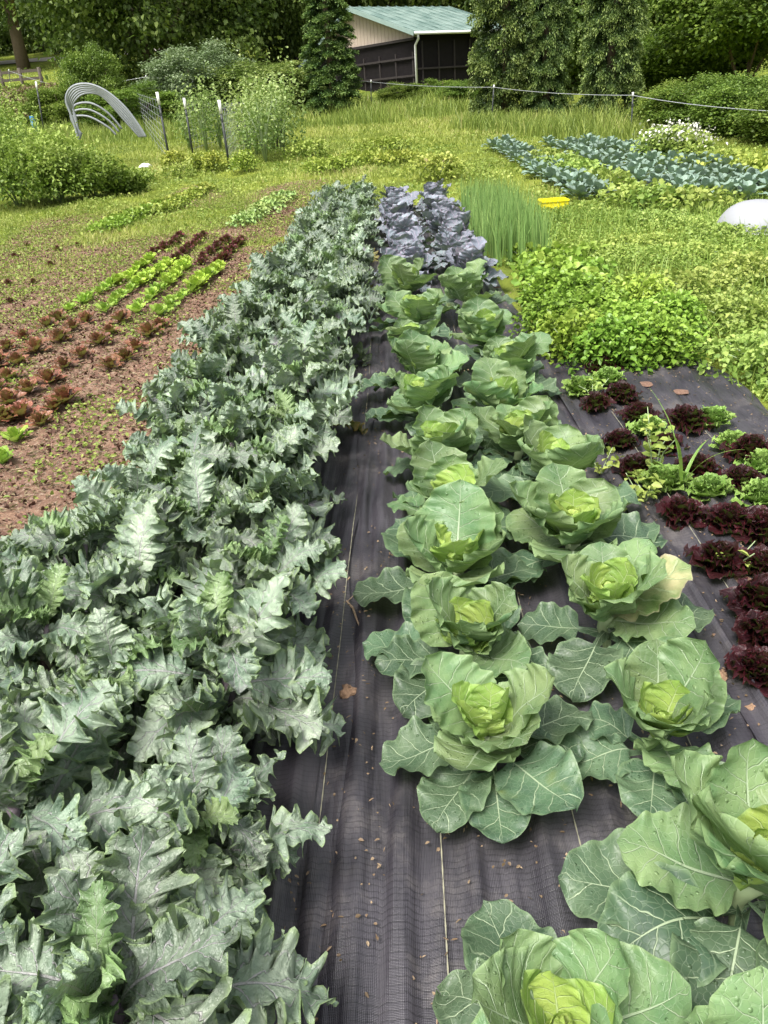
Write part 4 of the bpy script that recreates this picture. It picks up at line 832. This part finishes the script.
def shrub(lab, u, v, y, w, h, mesh, base=.05, name='shrub', group='shrubs behind the garden'):
    if y == 0: y = pix(u, v).y
    x = at(u, v, y).x; z = float(G(x, y)); t = thing(name, lab, 'shrub', (x, y, z), random.uniform(0, 6), group)
    b = MB()
    for k in range(5): a = k*1.3; b.tube([(0, 0, -.1), (w*.15*math.cos(a), w*.15*math.sin(a), h*.4), (w*.3*math.cos(a), w*.3*math.sin(a), h*.75)], [.04, .03, .012], 6)
    b.obj('stem', BARK, t, smooth=True); link('foliage', mesh, t, (0, 0, base+h/2), (0, 0, random.uniform(0, 6)), (w/2, w/2, h/2)); return t
shrub('silvery grey green spreading shrub before the large tree', 194, 82, 34, 4., 2.2, CRS, .2)
shrub('young yellow green shrub beside the silvery one', 90, 80, 33, 2.2, 2.6, CRL, .1)
shrub('low green shrub under the silvery shrub', 130, 90, 31, 3., 1.4, CRL, 0)
shrub('leafy shrub behind the grey hoops', 60, 90, 33, 2.6, 1.6, CRL, 0)
shrub('bushy shrub left of the small conifer', 285, 95, 32, 3.4, 1.5, CRD, 0)
shrub('dark shrub between silvery shrub and small conifer', 240, 95, 33, 3.4, 1.6, CRD, 0)
shrub('dark bushy shrub showing between the conifers', 575, 96, 33, 4.5, 3.6, CRD, 0)
shrub('bright green shrub tree rising above the hedge', 745, 70, 27, 5, 3.8, CRL, .6)
shrub('leafy shrub behind the slim conifer', 655, 96, 30, 3.4, 1.6, CRB, 0)
shrub('tall leafy shrub above the middle of the hedge', 705, 92, 31, 3.8, 2.2, CRB, 0)
for k, (u, v, y, w, h) in enumerate(((672, 130, 0, 1.8, 1.0), (700, 132, 0, 1.9, 1.1), (734, 135, 0, 1.9, 1.1), (768, 138, 0, 1.9, 1.1), (800, 142, 0, 2., 1.1))):
    shrub('bramble bush, '+ORD[k]+' along the hedge going out from the slim conifer', u, v, y, w, h, CRB, -.1, 'bramble_bush', 'bramble bushes of the hedge')
for k, (u, v, y) in enumerate(((440, 100, 33), (462, 103, 31), (400, 104, 33))): shrub(['weedy bush against the shed side wall', 'weedy bush between shed and broad conifer', 'low bush under the shed corner'][k], u, v, y, 1.8, .8, CRL, -.1)
for k, (u, v) in enumerate(((10, 70), (35, 66), (60, 70), (0, 90), (30, 92))):
    y = 36+k*.3; x = at(u, v, y).x; herb('dry_brush', ['reddish brown dry brush below the paddock fence', 'brown dry brush in the middle of the old field', 'brown dry brush beside the leafy shrub', 'green tinged dry brush at the outer edge', 'green tinged dry brush behind the stake'][k], 'brush', (x, y, float(G(x, y))), 1.9, 1.2, 2500, F_BROWN if k < 3 else F_BUSH, (.1, .2), .3, 500+k, 'dry brush below the paddock', .5)
# tall grass bands by fence and shed
xa, ya = scat(26000, -16, 3, 26, 34); xb, yb = scat(16000, 1.5, 9, 17.5, 24, lambda x, y: np.abs(y-(27.5-1.75*x)) < 2.2); x = np.concatenate([xa, xb]); y = np.concatenate([ya, yb]); n = len(x)
stuff('tall_grass', blades(np.stack([x, y, G(x, y)], 1), rng.uniform(.2, .6, n)*(.8+.4*np.clip(vn(x*.6, y*.6, 4), -1, 1)), rng.uniform(.008, .016, n), rng.uniform(.1, .5, n), T01(.45+.2*vn(x*.8, y, 1)+rng.normal(0, .2, n))), F_LAWN, 'tall unmown grass along the fence and the shed')
# ------------------------------------------------------------------ brassica beds on the right, yellow mustard, flowers
def bras_mesh(seed, n=11):
    r = random.Random(seed); parts = []
    for j in range(n):
        f = j/n; V, Q, uv = leafgrid(.26*(1-.4*f), wcab(.075*(1-.35*f), .2, .008), 7, 9, 25+50*f, -20+80*f, .5, .008, 3, seed=seed*20+j); parts.append((V, Q, uv, TRS((0, 0, .03+.05*f), 0, j*2.4+r.uniform(-.3, .3))))
    V, Q, uv = join(parts); return mesh_np('leaf_rosette', V, Q, BMAT, uv)
BMAT = veined('broccoli_leaf', (.12, .19, .145), (.22, .31, .24), (.36, .42, .36), 6, 1.2, .1, .5, .12, False, None, hue=.015, val=.2)
BR = [bras_mesh(s) for s in (1, 2, 3)]
def brow(a, b, n, lab, group, sc=1.08):
    A, B = pix(*a), pix(*b)
    for k in range(n):
        p = A.lerp(B, k/(n-1)); x, y = p.x+random.uniform(-.06, .06), p.y+random.uniform(-.08, .08); s = sc*random.uniform(.85, 1.15)
        t = thing('broccoli_plant', lab.format(ORD[k]), 'broccoli', (x, y, float(G(x, y))), random.uniform(0, 6), group, s)
        link('leaf_rosette', BR[k % 3], t); link('stem', CSTEM, t, (0, 0, -.03))
for j, (a, b, n) in enumerate((((494, 150), (582, 201), 20), (((507, 148)), (602, 200), 20))):
    brow(a, b, n, 'blue green broccoli, {} from the far end, '+['outer', 'inner'][j]+' row of narrow bed', 'broccoli in the narrow bed')
for j, (a, b, n) in enumerate((((550, 146), (690, 203), 18), ((570, 147), (722, 203), 18), ((590, 147), (750, 203), 18), ((610, 148), (780, 203), 18), ((630, 152), (800, 200), 16))):
    brow(a, b, n, 'blue green broccoli, {} from the far end, '+ORD[j]+' row of wide bed', 'broccoli in the wide bed')
for k, (u, v) in enumerate(((545, 160), (575, 172), (605, 184), (560, 166), (635, 200), (660, 204), (690, 206))):
    herb('green_weed', f'leafy green weed between the two broccoli beds, {ORD[k]} from the far end', 'weed', pix(u, v+6), .5, .22, 500, F_WEED, (.05, .1), .35, 600+k, 'weeds between the broccoli beds', .55)
WHF = foliage('white_flowers', [(0, (.5, .5, .42)), (1, (.8, .78, .72))], .2)
for k, (u, v, h) in enumerate(((655, 163, .55), (675, 165, .6), (692, 166, .5))):
    p = pix(u, v); t = herb('flowering_mustard', ['tall pale flowering plant at the far side of the wide broccoli bed', 'tallest white flowering plant behind the broccoli', 'white flowering plant nearest the hedge end'][k], 'plant', p, .35, h*.85, 900, F_WEED, (.05, .1), .3, 620+k, 'flowering plants behind the broccoli', .8)
    n = 130; pos = rng.normal(size=(n, 3))*[.18, .18, .08]+[0, 0, h*.85]; V, Q, T = leafcloud(pos, rng.normal(size=(n, 3)), .05, .02, rng.uniform(0, 1, n)); link('blossom', mesh_np('blossom', V, Q, WHF, tint=T), t)
for k, (u, v, r, mt, lb) in enumerate(((715, 170, .8, F_YEL, 'yellow green mustard patch beside the wide broccoli bed'), (745, 176, .8, F_YEL, 'yellow green mustard patch nearer the picture edge'), (330, 172, .6, F_YEL, 'yellow green mustard plants past the end of the kale'), (365, 165, .7, F_YEL, 'yellowing plants beyond the kale and purple cabbages'), (400, 165, .6, F_YEL, 'yellowing plants beyond the purple cabbages'), (436, 180, .55, F_LAWN, 'tuft of uncut grass past the purple cabbages'), (310, 160, .6, F_WEED, 'green plants between pea vines and mown path'), (385, 150, .7, F_YEL, 'faint yellow plants in the middle of the mown grass'))):
    herb('plant_patch', lb, 'plants', pix(u, v), r, .22 if mt is F_YEL else .35, 900, mt, (.05, .1), .3, 640+k, None, .55)
# white dome cover and yellow tub
p = pix(752, 236); h = up_to(p, 752, 203); Rr = .37
b = MB(); nr, na = 10, 36
for i_ in range(nr+1):
    a = PI/2*i_/nr
    for k in range(na): an = 2*PI*k/na; b.v.append((Rr*math.cos(a)**.8*math.cos(an)*(1+.01*math.sin(9*an)) if i_ < nr else 0, Rr*math.cos(a)**.8*math.sin(an) if i_ < nr else 0, h*math.sin(a)))
for i_ in range(nr):
    for k in range(na): b.f.append([i_*na+k, i_*na+(k+1) % na, (i_+1)*na+(k+1) % na, (i_+1)*na+k])
t = thing('cloche_cover', 'white rounded plant cover standing among the weeds', 'cloche', (p.x+.1, p.y+.2, p.z)); b.obj('dome', simple('white_fleece', (.30, .31, .33), .6, .10, 4), t, smooth=True)
MB().tube([(Rr*1.01*math.cos(2*PI*k/36), Rr*1.01*math.sin(2*PI*k/36), .03) for k in range(37)], .015, 6, False).obj('rim', WHITE, t, smooth=True)
p = pix(553, 208); t = thing('yellow_crate', 'bright yellow open crate lying on the mown grass', 'crate', p, .05); YL = simple('yellow_plastic', (.85, .72, .02), .4, .05, 5)
b = MB(); b.box((0, 0, .012), (.36, .24, .02)); t.scale = (.85, 1, .95); b.obj('crate_base', YL, t)
b = MB()
for c, d in (((0, -.125, .055), (.38, .012, .10)), ((0, .125, .055), (.38, .012, .10)), ((-.184, 0, .055), (.012, .238, .10)), ((.184, 0, .055), (.012, .238, .10))): b.box(c, d)
b.obj('crate_side', YL, t)
b = MB()
for c, d in (((0, -.137, .102), (.40, .012, .018)), ((0, .137, .102), (.40, .012, .018)), ((-.197, 0, .102), (.012, .262, .018)), ((.197, 0, .102), (.012, .262, .018))): b.box(c, d)
b.obj('crate_rim', YL, t)
# crumpled white bag
p = pix(146, 170); bm_v = []; b = MB()
for i_ in range(7):
    for k in range(12):
        a = PI*i_/6; an = 2*PI*k/12; rr = 1+.25*random.uniform(-1, 1); b.v.append((.14*math.sin(a)*math.cos(an)*rr, .10*math.sin(a)*math.sin(an)*rr, .07+.07*math.cos(a)*rr))
for i_ in range(6):
    for k in range(12): b.f.append([i_*12+k, i_*12+(k+1) % 12, (i_+1)*12+(k+1) % 12, (i_+1)*12+k])
o = b.obj('plastic_bag', WHITE, None, p); tag(o, 'crumpled white plastic bag on the grass by the hoops', 'bag')
# little pale shelter in the wood
p = at(677, 74, 40); t = thing('small_shelter', 'small pale roofed shelter half hidden in the wood', 'shelter', (p.x, p.y, p.z-1.2)); PK = simple('pale_boards', (.45, .36, .33), .8, .1, 4)
MB().box((0, 0, .6), (.7, .6, 1.15)).obj('shelter_wall', PK, t); MB().prism([(-.6, -.5, 1.18), (.6, -.5, 1.18), (0, -.5, 1.5)], (0, 1.0, 0)).obj('roof', WOOD, t)
# ------------------------------------------------------------------ bits on the fabric
def clod(u, v, r, lab):
    p = pix(u, v); rs = random.Random(int(u)); t = MB()
    for i_ in range(7):
        for k in range(12):
            a = PI*i_/6; an = 2*PI*k/12; rr = r*(1+.35*rs.uniform(-1, 1)); t.v.append((1.3*math.sin(a)*math.cos(an)*rr, math.sin(a)*math.sin(an)*rr, .6*math.cos(a)*rr))
    for i_ in range(6):
        for k in range(12): t.f.append([i_*12+k, i_*12+(k+1) % 12, (i_+1)*12+(k+1) % 12, (i_+1)*12+k])
    o = t.obj('dirt_clod', CLOD, None, (p.x, p.y, .035), (0, 0, rs.uniform(0, 3)), True); tag(o, lab, 'clod', 'dirt clods on the weed barrier')
CLOD = simple('tan_dirt_clod', (.30, .19, .12), .95, .5, 90, .9, .01)
clod(720, 686, .017, 'long tan dirt clod on the barrier below the wine red lettuces'); clod(751, 719, .014, 'small tan dirt clod nearest the big upright cabbage'); clod(594, 620, .01, 'crumb of dirt beside the yellow blotched cabbage leaf'); clod(350, 702, .022, 'rusty brown clod at the fabric fold under the kale edge')
clod(411, 577, .008, 'tiny crumb of soil near the first fold of the walkway'); clod(714, 645, .008, 'tiny crumb between the cabbage row and the lettuce seam')
pts = [Vector((zpt(u, v, .03+dz).x, zpt(u, v, .03+dz).y, .03+dz)) for u, v, dz in ((350, 577, .03), (344, 584, .01), (341, 592, .01), (347, 602, .01), (353, 608, .01), (357, 620, .01), (362, 632, .012))]
t = thing('dry_twig', 'curled dry brown stalk lying on the bare walkway barrier', 'twig', pts[0]); MB().tube([q-pts[0] for q in pts], [.002, .003, .003, .004, .004, .003, .002], 7).obj('stalk', simple('dry_stalk', (.33, .24, .16), .8), t, smooth=True)
MB().tube([pts[3]-pts[0], pts[3]-pts[0]+Vector((.02, .015, .012)), pts[3]-pts[0]+Vector((.035, .015, .004))], .0018, 6).obj('side_shoot', simple('dry_shoot', (.3, .22, .15), .8), t, smooth=True)
x, y = scat(6000, -.3, 1.6, .4, 6); n = len(x); d = rng.normal(size=(n, 3)); d[:, 2] *= .1
stuff('leaf_litter', leafcloud(np.stack([x, y, fab_z(x, y, 2)+.004], 1), d, rng.uniform(.004, .016, n), rng.uniform(.001, .004, n), T01(rng.uniform(.2, 1, n))), F_BROWN, 'dry leaf crumbs lying on the black weed barrier')
# weeds growing through the lettuces
def tall_weed(u, v, lab, n, h, seed, blade=False):
    p = zpt(u, v, 0); p.z = .02; rs = np.random.default_rng(seed); t = thing('tall_weed', lab, 'weed', p, 0, 'weeds among the lettuces')
    if blade:
        for k in range(5):
            a = k*1.5+seed; l = h*(1-.13*k); V, Q, uv = leafgrid(l, lambda s: max(.0006, .007*(1-s**2.5)), 3, 14, 84-6*k, 45-18*k, .4, 0, 1, seed=k); link('grass_blade', mesh_np('grass_blade', V, Q, GB, uv), t, (0, 0, .02), (0, 0, a))
    else:
        b = MB()
        for k in range(4):
            a = seed+k*1.7; q = [(0, 0, 0), (.03*math.cos(a), .03*math.sin(a), h*.5), (.07*math.cos(a), .07*math.sin(a), h*(1-.15*k))]; b.tube(q, [.003, .0025, .0015], 6)
        b.obj('stem', STEM_G, t, smooth=True)
        f = rs.uniform(.2, 1, n); a = seed+rs.integers(0, 4, n)*1.7; pos = np.stack([.07*f*np.cos(a), .07*f*np.sin(a), h*f*.93], 1); l = rs.uniform(.02, .05, n)
        V, Q, T = leafcloud(pos, rdirs(n, .4, rs), l, l*.33, T01(.75+rs.normal(0, .15, n)), rs=rs); link('foliage', mesh_np('foliage', V, Q, F_WEED, tint=T), t)
GB = veined('grass_blade_green', (.2, .36, .06), (.3, .45, .1), (.35, .5, .2), 2, 0, .02, .4, .3)
tall_weed(679, 500, 'tall grass weed with long upright blades among the dark red lettuces', 0, .42, 1, True)
tall_weed(652, 490, 'leafy weed growing through a green lettuce', 46, .30, 2); tall_weed(642, 512, 'spreading pale weed at the walkway side of the lettuces', 50, .14, 3)
tall_weed(612, 520, 'thin creeping weed on the barrier beside the cabbages', 26, .08, 4); tall_weed(733, 575, 'small two leaved weed at the empty planting hole', 9, .1, 5)
tall_weed(592, 405, 'wispy weed at the first dark red lettuce near the walkway', 30, .12, 6); tall_weed(600, 480, 'creeping weed stretching from the lettuces to the cabbages', 24, .1, 7)

import re as _re
for o in S.objects:
    if 'label' in o.keys() and len(_re.findall(r"[A-Za-z0-9']+", o['label'])) > 16: print('LONG', o.name, o['label'])
